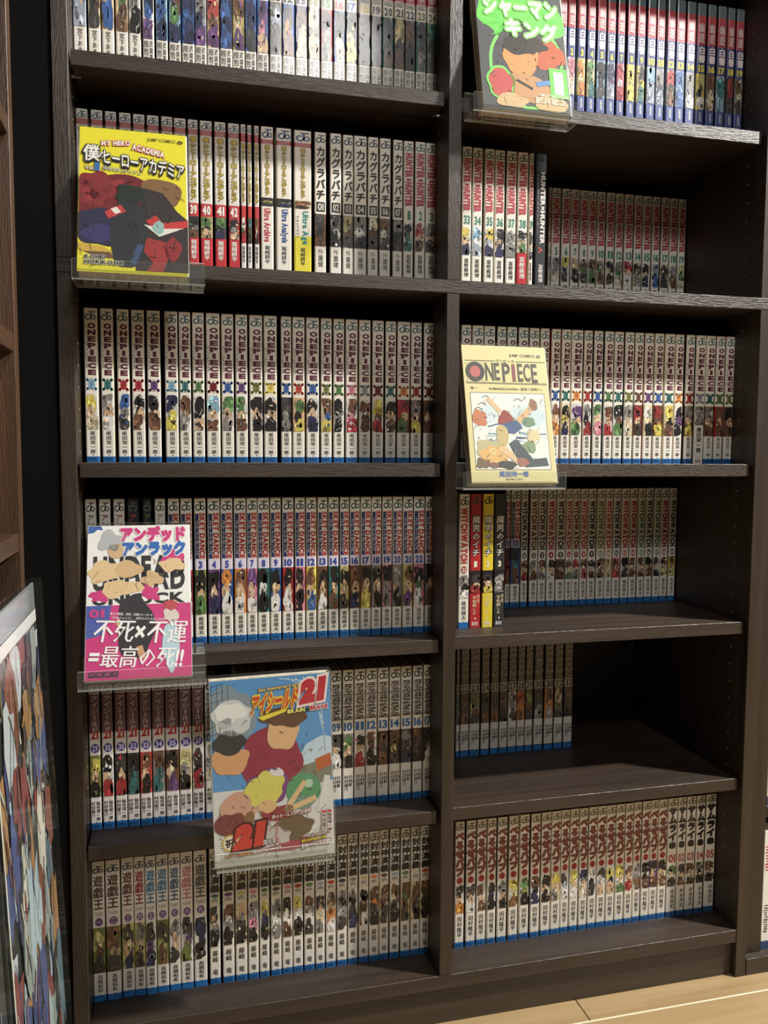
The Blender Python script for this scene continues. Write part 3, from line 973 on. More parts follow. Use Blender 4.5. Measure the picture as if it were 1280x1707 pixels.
# ------------------------------------------------------------------ rows of books (centre x and thickness in mm)
ROWS = {
    'R1L':'-416.7 14.2, -401.2 13.4, -386.8 13.5, -371.9 13.4, -357.7 13.7, -343.0 12.9, -328.3 13.0, -313.6 13.5, -299.0 14.5, -284.8 12.9, -270.5 14.0, -256.1 14.1, -241.6 14.2, -227.7 13.1, -213.6 13.8, -198.5 14.5, -183.2 14.6, -167.8 14.1, -152.8 14.0, -137.4 14.3, -122.0 14.4, -107.2 13.9, -91.2 15.3, -76.2 13.5, -61.9 13.8, -47.7 13.2, -33.8 13.3, -19.8 13.4, -5.7 13.5',
    'R1R':'155.1 12.7, 169.7 12.4, 182.7 11.4, 197.0 11.5, 211.4 11.6, 225.7 12.7, 240.6 12.1, 254.8 11.0, 269.2 11.9, 284.0 11.9, 299.4 12.8, 313.9 12.5, 329.3 12.2, 344.0 13.4, 359.3 13.5, 375.6 13.6, 391.4 13.3, 407.1 13.4, 422.1 11.9, 436.4 12.8',
    'R2L':'-417.1 12.8, -401.0 12.9, -386.0 12.4, -370.5 12.8, -355.3 13.0, -339.9 13.3, -324.2 12.8, -309.7 13.5, -295.1 11.6, -280.2 14.1, -264.1 13.2, -248.4 13.2, -237.4 6.0, -230.0 5.2, -221.7 5.7, -209.3 15.0, -189.4 18.3, -166.5 21.1, -145.1 14.3, -126.5 14.1, -111.0 13.1, -95.7 16.2, -79.8 13.3, -64.5 14.1, -48.1 12.6, -34.2 12.9, -19.6 13.2, -5.1 14.3',
    'R2RF':'41.8 12.9, 56.5 13.3, 72.3 12.7, 86.9 13.1, 102.7 13.6, 117.9 14.0, 130.6 5.6, 143.5 14.6',
    'R2RB':'212.7 4.0, 223.3 14.1, 239.4 14.2, 254.7 13.8, 269.6 13.5, 283.7 13.2, 298.4 13.7, 313.8 13.8, 329.5 13.4, 345.7 14.8, 362.2 14.0, 377.7 14.5, 393.4 13.3, 409.3 14.3, 424.3 13.1, 439.2 13.1',
    'R3L':'-412.1 15.1, -394.5 14.2, -376.9 13.6, -360.2 14.5, -342.6 15.2, -322.7 15.1, -307.1 13.5, -291.7 13.9, -274.5 16.1, -257.4 14.4, -241.1 14.5, -223.8 15.8, -206.5 16.0, -187.4 12.8, -172.1 15.1, -154.9 16.2, -137.8 13.9, -122.1 13.6, -106.1 15.2, -89.2 14.9, -72.3 14.8, -55.8 13.9, -39.0 16.7, -22.4 14.1, -5.8 13.6',
    'R3R':'43.7 13.3, 59.8 15.0, 76.1 15.0, 92.8 12.4, 106.9 13.3, 123.0 13.7, 138.4 13.7, 153.3 12.7, 169.2 12.8, 184.1 12.9, 200.0 16.4, 216.2 12.3, 231.0 13.2, 246.9 13.3, 261.8 13.9, 277.0 13.4, 292.1 13.0, 307.3 13.6, 322.3 13.7, 338.7 15.2, 354.3 13.3, 370.5 13.4, 386.9 15.5, 402.8 14.7, 418.5 13.7, 433.5 13.5',
    'R4L':'-416.3 12.4, -400.5 12.9, -384.7 12.6, -369.2 11.8, -352.9 10.1, -338.2 12.0, -322.6 13.0, -307.9 13.5, -291.8 13.7, -275.7 14.6, -260.3 14.3, -244.4 14.4, -230.0 12.8, -216.1 14.3, -201.0 13.2, -185.7 14.3, -171.0 12.8, -156.9 13.1, -142.4 12.3, -128.6 13.2, -114.6 11.9, -101.3 12.8, -87.1 13.5, -73.3 12.9, -59.2 13.0, -45.9 12.3, -31.7 13.2, -16.8 14.6, -2.3 12.3',
    'R4RF':'44.4 14.3, 60.7 14.8, 77.5 15.3, 93.8 15.0',
    'R4RB':'155.8 7.6, 168.5 15.3, 183.5 11.4, 198.8 13.5, 213.3 13.1, 228.3 14.5, 244.1 15.4, 258.6 11.3, 270.8 12.2, 283.8 12.2, 297.6 13.6, 312.7 14.1, 327.0 12.9, 340.8 12.9, 355.5 13.9, 370.3 13.1, 384.7 12.3, 398.8 13.2, 412.7 12.0, 426.7 13.4, 441.5 12.5',
    'R5L':'-417.0 12.7, -402.6 13.0, -387.7 13.3, -373.5 14.1, -358.9 13.7, -343.7 14.8, -327.9 15.6, -312.1 14.6, -297.0 14.0, -281.7 13.8, -244.3 12.9, -229.8 13.0, -215.2 13.1, -200.5 13.2, -185.7 13.3, -170.8 13.3, -155.8 13.4, -140.7 13.5, -125.1 14.2, -109.5 14.3, -94.1 14.4, -78.7 14.8, -63.3 14.3, -47.4 14.7, -32.0 14.5, -16.7 13.2, -2.6 12.2',
    'R5R':'80.6 5.5, 91.7 13.5, 107.6 16.0, 123.8 13.2, 138.9 12.9, 153.1 13.0, 167.5 13.5, 181.2 12.3, 194.4 12.4, 210.1 14.9, 226.6 14.6, 242.7 14.3, 258.8 14.4',
    'R6L':'-416.7 14.7, -399.9 17.0, -383.1 14.4, -369.2 12.8, -356.1 12.7, -342.2 14.1, -327.8 13.6, -313.1 15.0, -296.6 15.9, -278.9 13.2, -262.2 14.6, -246.3 14.7, -231.2 13.0, -217.2 12.5, -202.4 13.4, -187.9 13.0, -174.3 12.8, -159.8 13.4, -145.7 12.1, -131.7 13.3, -117.1 13.1, -102.6 13.2, -88.1 13.0, -74.3 13.1, -60.6 12.6, -46.3 13.2, -31.8 12.8, -17.9 12.3, -4.7 12.9',
    'R6R':'44.2 13.3, 60.2 13.8, 75.7 13.5, 90.7 12.8, 105.9 14.0, 122.8 13.8, 139.4 14.2, 155.4 14.0, 171.5 14.4, 186.9 14.1, 201.1 12.7, 215.2 13.2, 229.3 12.8, 243.8 12.9, 257.9 13.8, 271.9 13.5, 286.8 14.0, 300.8 12.4, 314.7 12.1, 328.5 13.0, 341.7 12.6, 355.8 13.9, 371.4 15.7, 386.9 13.7, 402.1 15.0, 417.4 13.9, 435.0 16.9',
}


def row(k, xmax=None, xmin=None):
    l = [tuple(float(v) / 1000 for v in e.split()) for e in ROWS[k].split(', ')]
    if xmax is not None and l[-1][0] + l[-1][1] / 2 > xmax:
        x0 = l[0][0]
        q = (xmax - l[-1][1] / 2 - x0) / (l[-1][0] - x0)
        l = [(x0 + (x - x0) * q, w * q) for x, w in l]
    return [(x, w - 0.0003) for x, w in l]


ORD = ('first second third fourth fifth sixth seventh eighth ninth tenth eleventh twelfth thirteenth fourteenth fifteenth sixteenth '
       'seventeenth eighteenth nineteenth twentieth twenty-first twenty-second twenty-third twenty-fourth twenty-fifth twenty-sixth').split()


SEED = [11]
JR = random.Random(3)


def place(books, y, z, specname, nums, codes, accs, sides, look, where, group, numbered=True, titlec=None):
    """a run of one series: look and number (or place in the run) tell each copy apart"""
    for i, (x, w) in enumerate(books):
        SEED[0] += 1
        num = str(nums[i])
        code = codes[i % len(codes)]
        acc = accs[i % len(accs)]
        sp = SPECS[specname[i] if isinstance(specname, list) else specname]
        if titlec:
            tc_ = titlec[i % len(titlec)]
            sp = dict(sp, id=sp['id'] + tc_, parts=[(pn, [tuple(tc_ if q == '{c}' else q for q in e) for e in el]) for pn, el in sp['parts']])
        lk = look[i] if isinstance(look, list) else look
        lab = lk if len(books) == 1 else '%s, %s from left' % (lk, ORD[i])
        if numbered and len((lab + ', number 1, ' + where).split()) <= 16:
            lab = '%s, number %s' % (lab, num)
        lab = lab + ', ' + where
        make_book(x, w, y + JR.uniform(-0.0006, 0.0008), z, sp, num, code, sides[i % len(sides)], acc, lab, group, SEED[0])


YF, YB = 0.0515, 0.172
# top shelf, left bay
b = row('R1L')
place(b[:5], YF, S1L, 'miya', [''] * 5, ['qqsq', 'csmd', 'sfsb', 'csgm', 'wdek'], ['w'], ['k', 'd'],
      'white spine with painted picture and brushed author name', 'top left shelf', 'brush lettered volumes on the top left shelf', False)
cods = ['wnbp', 'lbbn', 'lmgn', 'bnbn', 'qenp', 'sfmp', 'nbnb', 'umsp', 'bnnd', 'bpis', 'eqdd', 'bkom', 'nmsc', 'eces', 'rkee', 'bkkc', 'dksy',
        'dmdd', 'dkdd', 'tkdm', 'dukm', 'dmdk', 'tkde', 'gtkd']
place(b[5:], YF, S1L, 'hnk', list(range(1, 25)), cods, ['k', 'k', 'd', 'n', 'v', 'g', 'r', 'b', 'y'], ['w', 'd', 'n', 'k'],
      'tall picture spine with two author names', 'top left shelf', 'numbered action comics on the top left shelf')
# top shelf, right bay
b = row('R1R', XRI - 0.0015)
place(b[:1], YF, S1R, 'hxhblack', [''], ['k'], ['k'], ['k'], 'black spine with white lettering half behind the green cover book', 'top right shelf',
      'comics on the top right shelf', False)
cods = ['llwb', 'wiic', 'uoco', 'cggt', 'lkkd', 'qnpq', 'irwr', 'cyuy', 'ukyt', 'qlqq', 'qenq', 'erkm', 'qblb', 'qeew', 'yukw', 'emcc', 'qttl', 'drrd', 'emcd']
place(b[1:], YF, S1R, 'yyh', list(range(1, 20)), cods, ['n'], ['n', 'd', 'q'],
      'blue and red spine with yellow numeral', 'top right shelf', 'blue spined comics on the top right shelf')
# second shelf, left bay
b = row('R2L')
place(b[:12], YF, S2, 'mha', list(range(31, 43)), ['rwks', 'wksn', 'dkem', 'ugks', 'dgkn', 'rkes'], ['r'], ['w', 'R', 'd'],
      'red footed spine with yellow title', 'second left shelf', 'red and yellow titled comics on the second left shelf')
place(b[12:15], YF, S2, 'mhathin', ['1', '2', '3'], ['rwgr', 'mtgk', 'rmck'], ['r'], ['d'],
      'thin pamphlet with small yellow title', 'second left shelf', 'thin pamphlets on the second left shelf', False)
place(b[15:18], YF, S2, ['ultra', 'ultra', 'ultray'], ['Ultra Archive', 'Ultra Analysis', 'Ultra Age'], ['dkyd', 'dken', 'cmod'],
      [(188, 54, 70), (44, 84, 150), (60, 140, 130)], ['w', 'w', 'd'],
      ['wide guide book with red slanted subtitle', 'wide guide book with blue slanted subtitle', 'wide guide book with teal subtitle and yellow foot'],
      'second left shelf', 'wide guide books on the second left shelf', False)
place(b[18:25], YF, S2, 'kagura', ['%02d' % i for i in range(1, 8)], ['mdkm', 'dewk', 'eumd', 'eewk', 'dcmd', 'emwd', 'dekd'], ['k'], ['k', 'd', 'w'],
      'white spine with thick black title', 'second left shelf', 'black titled comics on the second left shelf')
place(b[25:28], YF, S2, 'hxh', ['1', '2', '3'], ['wkgt', 'wfsm', 'wesd'], ['r'], ['c', 'd'],
      'white spine with red capital title', 'second left shelf', 'red lettered comics in two rows of the second shelf')
# second shelf, right bay
b = row('R2RF')
place(b[:7], YF, S2, ['hxh'] * 5 + ['hxhred', 'hxh'], ['33', '34', '35', '36', '37', '38', '39'],
      ['wysn', 'wlwq', 'wyqn', 'wksn', 'weee', 'wksg', 'wdsn'], ['r'], ['w', 'd', 'c'],
      'front row spine with red capital title', 'second right shelf', 'red lettered comics in two rows of the second shelf')
place(b[7:], YF, S2, 'hxhblack', [''], ['k'], ['k'], ['k'], 'black guide book with large white capitals on the spine', 'second right shelf',
      'red lettered comics in two rows of the second shelf', False)
b = row('R2RB', XRI - 0.002)
place(b, YB, S2, 'hxh', list(range(4, 20)), ['wesc', 'weec', 'wykd', 'wskk', 'wmgd', 'wmgg', 'cegm', 'wksd', 'wegc', 'wrsw', 'cdee', 'wksn', 'wqkb', 'cdkd', 'wegm', 'wugc'],
      ['r'], ['c', 'd', 'w'], 'back row spine with red capital title', 'second right shelf', 'red lettered comics in two rows of the second shelf')
# third shelf
BAD1 = 'ltrrpltgRbpvybfbvgiqRtorR'
COD1 = ['wysc', 'wesw', 'wbed', 'wksm', 'wksm', 'wnyy', 'wmse', 'wkks', 'wlsm', 'wgse', 'wgsm', 'wksk', 'wksk', 'kdee', 'sgky', 'wksn', 'cmby',
        'wkek', 'wmir', 'wmdm', 'wymr', 'wksm', 'mrsg', 'mesy', 'mksm']
SD = ['w', 'y', 'c', 'u', 'R', 't', 'w', 'd', 'c', 'w', 'k', 'r', 'd', 'd', 'w', 'm', 'k', 'w', 'm', 'y', 'k', 't', 'R', 'm', 'v']
b = row('R3L')
place(b, YF, S3L, 'op', list(range(29, 54)), COD1, list(BAD1), SD,
      ['maroon titled spine with %s badge' % CNAME[a] for a, c in zip(BAD1, COD1)], 'third left shelf',
      'maroon titled comics on the third shelf')
BAD2 = 'rgbpotynbtorbgtvmpbtorqtgv'
COD2 = ['wksr'] * 7 + ['wesw', 'wmso', 'ckyn', 'wpsg', 'wekr', 'wgsi', 'wmsr', 'wkmg', 'wesc', 'mrsd', 'cwsk', 'mrmy', 'cykm', 'wkpk', 'mesy', 'weee', 'mesm', 'rmsm', 'mksm']
b = row('R3R')
place(b, YF, S3R, ['opw' if i == 22 else 'op' for i in range(26)], list(range(81, 107)), COD2, list(BAD2), ['w', 'c', 'R', 'd', 't', 'p', 'k', 'w', 'r'],
      ['maroon titled spine with %s badge' % CNAME[a] for a, c in zip(BAD2, COD2)], 'third right shelf',
      'maroon titled comics on the third shelf')
# fourth shelf
b = row('R4L')
place(b[:6], YF, S4L, 'uu', list(range(1, 7)), ['wgsd'], ['w', 'w', 'w', (40, 44, 50), (34, 40, 44), 'w'], ['w', 'd', 'k'],
      ['%s spine, %s title, behind pink cover book' % q for q in (('white', 'green'), ('white', 'maroon'), ('white', 'rose'), ('black', 'orange'), ('black', 'olive'), ('white', 'beige'))],
      'fourth left shelf', 'comics behind the pink cover book', False, titlec=['g', 'R', (172, 84, 96) and 'f', 'f', 'v', 'e'])
place(b[6:], YF, S4L, 'sket', list(range(1, 24)),
      ['tksn', 'rksw', 'vksg', 'pksn', 'bosw', 'omsw', 'ipsw', 'tkwk', 'bksw', 'rksw', 'iksk', 'ymsb', 'mksw', 'tksm', 'uksd', 'mmsn', 'mksy',
       'eksk', 'ikee', 'eesk', 'umsp', 'ikgw', 'eksm'], ['b'], ['w', 'd', 'n', 'c'],
      'blue striped spine with slanting red title', 'fourth left shelf', 'red and blue titled comics on the fourth left shelf')
b = row('R4RF')
place(b[:1], YF, S4R, 'ww', ['21'], ['wekw'], [(186, 74, 62)], ['w'], 'front row white spine with red capitals', 'fourth right shelf', 'capital lettered comics on the fourth right shelf')
place(b[1:], YF, S4R, 'ichi', ['1', '2', '3'], ['kdsr', 'kdsy', 'kewe'], [(176, 40, 44), (226, 204, 52), (44, 46, 48)], [(120, 30, 40), (170, 120, 40), 'k'],
      ['red front row spine with white brush title', 'yellow front row spine with white brush title', 'black front row spine with white brush title'], 'fourth right shelf',
      'brush titled comics at the front of the fourth right shelf')
b = row('R4RB', XRI - 0.002)
place(b[:2], YB, S4R, 'sket', ['31', '32'], ['rkkm', 'bktm'], ['b'], ['d'], 'back row spine with slanting red title', 'fourth right shelf', 'back row comics on the fourth right shelf')
place(b[2:], YB, S4R, 'ww', list(range(1, 20)), ['cmsr', 'wesm', 'wmse', 'wksw', 'mdsm', 'wmsg', 'wrse', 'wmsf', 'wksm', 'wmsm', 'cusc', 'imsf', 'wkmd', 'cmsm', 'wmsm', 'cksm', 'wdsn', 'wmsu', 'ymsu'],
      ['n', 'm', 'd', 'r', 'd', 'f', 'R', 'f', 'k', 'v', 'f', 'n', 'f', 'r', 'g', 'd', 'g', 'r', 'd'], ['c', 'm', 'w', 'd'],
      'back row spine with capitals and round mark', 'fourth right shelf', 'capital lettered comics on the fourth right shelf')
# fifth shelf
b = row('R5L')
place(b[:9], YF, S5L, 'es', list(range(29, 38)), ['vysk', 'wksr', 'kdsr', 'dktt', 'fmsk', 'emtt', 'mksp', 'cuek', 'wdkr'], ['p'], ['d', 'R', 'n', 'k'],
      'purple streaked spine with violet oval', 'fifth left shelf', 'purple titled comics on the fifth left shelf')
place(b[9:10], YF, S5L, 'opm', ['00'], ['weec'], ['b'], ['w'], 'white spine half hidden by the large sky blue cover book', 'fifth left shelf', 'dark striped title comics on the fifth shelf', False)
place(b[10:], YF, S5L, 'opm', ['%02d' % i for i in range(1, 18)],
      ['wkse'] * 8 + ['kdsw', 'egsk', 'wksr', 'wmdk', 'kmdm', 'kmud', 'dekn', 'dmdk', 'kdew'], ['b'], ['w', 'd', 'c', 'm'],
      'spine with dark striped title, blue numeral', 'fifth left shelf', 'dark striped title comics on the fifth shelf')
b = row('R5R')
place(b, YB, S5R, 'opm_shade', list(range(21, 34)), ['etdd', 'dmdm', 'evmd', 'dkdm', 'mddm', 'dmdk', 'weed', 'ofom', 'dvmd', 'dkne', 'odoe', 'dcvd', 'dmdk'], ['b'], ['d', 'v', 'k', 'm'],
      'shadowed dark spine with pale numeral', 'fifth right shelf', 'shadowed comics at the back of the fifth right shelf')
# bottom shelf
b = row('R6L')
place(b[:9], YF, S6, 'yugi', list(range(1, 10)), ['vumd', 'vmsd', 'udsn', 'uesd', 'wdpn', 'vdum', 'wesd', 'wdpv', 'wnnk'],
      [(84, 66, 60), (82, 62, 54), (96, 60, 50), (140, 44, 52), (54, 120, 156), (70, 116, 150), (66, 92, 120), (186, 116, 122), (88, 92, 96)], ['d', 'v', 'w', 'c'],
      ['spine with %s three character title' % q for q in ('dark brown', 'brown', 'rust', 'crimson', 'bright blue', 'mid blue', 'slate blue', 'pink', 'grey outlined')],
      'bottom left shelf', 'three character titled comics on the bottom left shelf')
HB = 'tpuigdirgqfneuomqgcf'
place(b[9:], YF, S6, 'hoshin', [str(i) for i in range(4, 24)], ['wdsek', 'wmwek', 'csedk', 'weeik', 'wyenk', 'weewe', 'wkcwm', 'wyswk', 'wmewd', 'wksce', 'wmsow', 'weked', 'wekdn', 'wksmw', 'wmodk',
                                                               'cmemd', 'wmcdk', 'cmgmd', 'cmmdk', 'cmmdk'],
      list(HB), ['w', 'd', 'c'], ['heavy black titled spine with %s oval' % CNAME[q] for q in HB], 'bottom left shelf', 'heavy black titled comics on the bottom left shelf', False)
b = row('R6R', XRI - 0.0015)
place(b[:22], YF, S6, 'beel', list(range(1, 23)), ['wdso', 'wdsw', 'wmsm', 'wknk', 'wesk', 'wyum', 'wgvk', 'wmkn', 'wksk', 'cyse', 'wdqw', 'wysw', 'wnsc', 'wwkd', 'wdws', 'wyks', 'wysg', 'wmsr', 'weem', 'wkkm', 'pksm', 'cksm'],
      ['r'], ['w', 'd', 'c'], 'rust brushed title spine with red badge', 'bottom right shelf', 'rust titled comics on the bottom right shelf', False)
place(b[22:], YF, S6, 'sam8', ['01', '02', '03', '04', '05'], ['wgsd', 'wdsm', 'wmcd', 'cekd', 'wmcd'], ['k'], ['d', 'k', 'v'],
      'spine with bold black title, red numeral', 'bottom right shelf', 'bold black titled comics on the bottom right shelf')
# neighbouring bookcase
place([(0.4997, 0.016), (0.5177, 0.016), (0.536, 0.016)], 0.016, 0.0242, 'plain', [''] * 3, ['w'], [(236, 234, 226), (230, 226, 216), (226, 220, 206)], ['w'],
      'pale spine with red marks', 'bottom of the right bookcase', 'pale volumes in the right hand bookcase', False)
place([(0.5010, 0.017), (0.5200, 0.018)], 0.016, NSH[0] + 0.0002, 'plain', [''] * 2, ['w'], [(226, 224, 216), (220, 216, 206)], ['w'],
      'pale spine', 'second shelf of the right bookcase', 'pale volumes in the right hand bookcase', False)

# ------------------------------------------------------------------ face-out volumes on clear stands
def cover_volume(name_label, group, loc, tilt, w, h, t, base, prints, spine_c, roll=0.0):
    """book shown front cover out, its spine on the right; bottom edge centre at loc"""
    root = empty('comic_book', loc, (-tilt, roll, 0))
    tag(root, name_label, 'book', group)
    a, r, s = w / 2, 0.0014, 0.0005
    V, F, Cc = [], [], []

    def quad(pts, c):
        n = len(V)
        V.extend(pts)
        Cc.extend([lin(col(c))] * 4)
        F.append((n, n + 1, n + 2, n + 3))
    prof = [(-a, 0.0), (a - r, 0.0), (a - r * 0.3, r * 0.3), (a, r), (a, t - r), (a - r * 0.3, t - r * 0.3), (a - r, t), (-a, t)]
    inner = [(-a, s), (a - r, s), (a - s, r), (a - s, r + 0.0001), (a - s, t - r - 0.0001), (a - s, t - r), (a - r, t - s), (-a, t - s)]
    for i in range(7):
        p, q = prof[i], prof[i + 1]
        quad([(p[0], p[1], 0), (q[0], q[1], 0), (q[0], q[1], h), (p[0], p[1], h)], base if i == 0 else spine_c)
        u, v = inner[i], inner[i + 1]
        quad([(v[0], v[1], 0), (u[0], u[1], 0), (u[0], u[1], h), (v[0], v[1], h)], 'w')
        for z_ in (0, h):
            pts = [(p[0], p[1], z_), (q[0], q[1], z_), (v[0], v[1], z_), (u[0], u[1], z_)]
            quad(pts if z_ else pts[::-1], base)
    for i in (0, 7):
        p, u = prof[i], inner[i]
        quad([(p[0], p[1], 0), (p[0], p[1], h), (u[0], u[1], h), (u[0], u[1], 0)], base)
    cv = link('cover', mesh_from('cover', V, F, M_COVER, Cc), root)
    pv, pf = box_geo(-a + 0.0012, a - 0.0016, 0.0008, t - 0.0008, 0.0016, h - 0.0016)
    link('page_block', fix_normals(mesh_from('page_block', pv, pf, M_PAGE)), root)
    for pname, p in prints:
        link(pname, p.mesh(pname), cv)
    e = 0.0014
    sv, sf = box_geo(-a - e, a + e, -0.0012, t + 0.0012, -0.0008, h + 0.0035)
    me = mesh_from('clear_sleeve', sv, sf, M_FILM)
    link('clear_sleeve', fix_normals(me), root)
    return root


def display_stand(xc, zl, yl, zs, tilt, label, yback, bh=0.105, width=0.1335):
    """bent clear acrylic stand: hook plate on the shelf, riser, ledge, lip and leaning back plate"""
    root = empty('display_stand', (xc, yl, zl))
    tag(root, label, 'display stand', 'clear acrylic stands hooked on the shelf edges')
    T, hw = 0.0022, width / 2

    def plate(name, y0, y1, z0, z1, hx=hw, rot=0.0, pivot=(0, 0)):
        v, f = box_geo(-hx, hx, y0, y1, z0, z1, 0.0004)
        me = fix_normals(mesh_from(name, v, f, M_ACR))
        me.materials.append(M_ACRE)
        dims = (2 * hx, y1 - y0, z1 - z0)
        thin = dims.index(min(dims))
        for pl in me.polygons:
            if abs(pl.normal[thin]) < 0.5:
                pl.material_index = 1
        link(name, me, root, (0, pivot[0], pivot[1]), (rot, 0, 0))
    drop = zs - zl
    plate('front_lip', 0.0, T, 0.0, 0.0215)
    plate('ledge', T, -yl - 0.0015, 0.0, T)
    plate('riser', -yl - 0.0037, -yl - 0.0015, T, drop + 0.0003)
    plate('hook_plate', -yl - 0.0037, -yl + 0.046, drop + 0.0003, drop + 0.0003 + T * 0.8)
    plate('back_plate', 0.0, T * 0.8, 0.0, bh, hw * 0.72, -tilt, (yback, T))
    return root


GRP = 'volumes shown cover out on clear stands'
BW, BH = 0.1128, 0.1765
a = BW / 2


def clipbox(w, h, m=0.0004):
    return (-w / 2 + m, w / 2 - m, m, h - m)


# --- yellow cover, second left shelf
CB = clipbox(BW, BH)
pic = Print()
pic.blob(-.022, .088, .046, .030, (112, 34, 38), 1, .12, 22, 2, CB)
pic.blob(-.040, .100, .020, .022, (134, 44, 46), 2, .2, 14, 3, CB)
for k in range(16):
    rgk = random.Random(100 + k)
    pic.blob(rgk.uniform(-.054, .0), rgk.uniform(.072, .112), .006, .005, rgk.choice([(150, 52, 52), (84, 26, 32), (120, 36, 40)]), 3, .35, 9, k, CB)
pic.blob(-.034, .054, .030, .022, (46, 42, 70), 4, .14, 18, 5, CB)
pic.blob(-.034, .046, .020, .010, (60, 54, 104), 5, .2, 14, 6, CB)
pic.poly([(-.0558, .034), (-.030, .030), (-.018, .022), (-.022, .016), (-.040, .019), (-.0558, .026)], (206, 170, 74), 5)
pic.poly([(-.050, .024), (-.024, .024), (-.018, .017), (-.036, .017)], (110, 80, 60), 6)
pic.poly([(.010, .105), (.030, .100), (.045, .078), (CB[1], .068), (CB[1], .004), (.002, .004), (.000, .060), (.006, .080)], (52, 42, 44), 4)
pic.poly([(.020, .014), (.008, .030), (.014, .044), (.032, .040), (.036, .024), (.030, .004), (.012, .004)], (158, 50, 48), 6)
pic.blob(.040, .032, .010, .014, (142, 42, 44), 6, .2, 12, 8, CB)
pic.poly([(.012, .064), (.028, .050), (CB[1], .060), (CB[1], .068), (.030, .063), (.022, .072)], (196, 56, 56), 7)
pic.poly([(.010, .060), (.026, .046), (.052, .058), (.030, .056)], (226, 222, 212), 8)
pic.blob(.026, .056, .007, .009, (150, 186, 182), 9, .3, 8, 9, CB)
pic.blob(.028, .100, .022, .018, (132, 96, 62), 3, .26, 18, 10, CB)
pic.blob(-.006, .050, .018, .046, (44, 46, 52), 7, .1, 20, 11, CB)
pic.blob(-.004, .096, .015, .012, (34, 44, 38), 9, .22, 15, 12, CB)
pic.poly([(.002, .010), (.010, .034), (.004, .036), (-.004, .012)], (62, 84, 116), 9)
pic.poly([(-.030, .072), (-.014, .082), (-.008, .074), (-.026, .064)], (196, 64, 64), 9)
pic.poly([(-.024, .076), (-.018, .079), (-.013, .073), (-.019, .070)], (232, 226, 214), 10)
pic.busy((-.054, .054, .006, .112), 70, 5, 11, ((28, 26, 28), (70, 30, 34), (84, 78, 90)))
ttl = Print()
ttl.line('MY HERO', -.034, -.004, .1535, .1600, 'w', .05, 12, (196, 46, 58), .13, rise=.0030)
ttl.line('ACADEMIA', -.002, .032, .1520, .1600, 'w', .05, 12, (196, 46, 58), .13, rise=-.0075)
for q, lay, bb in ((-.001, 13, .13), (0, 15, .035)):
    c_ = 'k' if lay == 13 else (240, 236, 226)
    ttl.line('僕', -.052, -.036, .1335 + q, .1535 + q, c_, bb, lay)
    ttl.line('の', -.0365, -.030, .1380 + q, .1470 + q, c_, bb, lay)
    ttl.line('ヒーローアカデミア', -.031, .0530, .1310 + q, .1500 + q, c_, bb, lay, rise=-.0120)
ttl.line('JUMP COMICS', .014, .044, .1640, .1690, (96, 92, 40), .01, 12)
ttl.oval(.049, .1665, .003, .0022, (80, 76, 40), 12, 10, .45)
sml = Print()
sml.line('Vol.', -.050, -.041, .1222, .1272, (236, 232, 220), .02, 14, 'R', .09)
sml.line('1', -.0405, -.0352, .1215, .1318, (60, 112, 178), .09, 14)
sml.line('緑谷出久:オリジン', -.032, .008, .1238, .1288, (232, 228, 216), .01, 14, 'k', .07, rise=-.004)
sml.line('KOHEI', -.049, -.029, .0150, .0196, (26, 24, 24), .05, 14, 'w', .11)
sml.line('HORIKOSHI', -.049, -.011, .0090, .0136, (26, 24, 24), .05, 14, 'w', .11)
cover_volume('yellow front cover with dark red picture, facing out on left second shelf', GRP, (-.3588, -.0434, .9245), math.radians(19.5), BW, BH, .015,
             (234, 222, 54), [('cover_picture', pic), ('title_lettering', ttl), ('small_lettering', sml)], (224, 220, 208))
display_stand(-.353, .9150, -.0490, S2, math.radians(19.5), 'clear stand holding the yellow cover book', .0222)

# --- cream cover, third right shelf
pic = Print()
pic.rect(-.0500, .0490, .0165, .1150, (74, 66, 56), 1)
pic.rect(-.0493, .0483, .0172, .1143, (236, 236, 226), 2)
CI = (-.0490, .0480, .0175, .1140)
pic.blob(.026, .085, .022, .014, (206, 222, 226), 3, .2, 16, 1, CI)
pic.blob(-.030, .086, .014, .012, (214, 226, 228), 3, .2, 16, 2, CI)
for k in range(15):
    rgk = random.Random(300 + k)
    x_, z_ = rgk.uniform(-.046, .040), rgk.uniform(.050, .072)
    pic.bar(x_, z_, min(x_ + rgk.uniform(.010, .026), .047), z_ + rgk.uniform(-.004, .006), rgk.uniform(.0012, .0026),
            rgk.choice([(92, 122, 160), (134, 170, 192), (180, 204, 214), (70, 98, 140)]), 4)
for (x_, z_) in ((.012, .106), (-.036, .100), (-.041, .094), (-.030, .109)):
    pic.bar(x_ - .005, z_ - .001, x_, z_ + .002, .0009, (74, 74, 78), 5)
    pic.bar(x_, z_ + .002, x_ + .006, z_ - .001, .0009, (74, 74, 78), 5)
pic.blob(-.040, .082, .010, .010, (206, 128, 88), 5, .2, 14, 4, CI)
pic.blob(-.006, .080, .010, .011, (158, 76, 66), 6, .2, 14, 6, CI)
pic.poly([(-.014, .074), (.008, .080), (.016, .070), (.004, .062), (-.012, .066)], (86, 104, 142), 7)
pic.bar(.010, .078, .032, .098, .0085, (222, 186, 142), 6)
pic.bar(-.028, .108, -.012, .090, .0060, (226, 192, 150), 6)
pic.blob(.032, .100, .006, .008, (150, 112, 82), 7, .2, 10, 8, CI)
pic.blob(.024, .078, .010, .006, (120, 150, 116), 7, .2, 12, 9, CI)
pic.blob(-.012, .060, .008, .014, (206, 186, 132), 8, .15, 14, 10, CI)
pic.blob(-.030, .043, .018, .012, (196, 188, 148), 6, .2, 14, 12, CI)
pic.blob(-.024, .036, .018, .012, (228, 184, 120), 7, .2, 14, 13, CI)
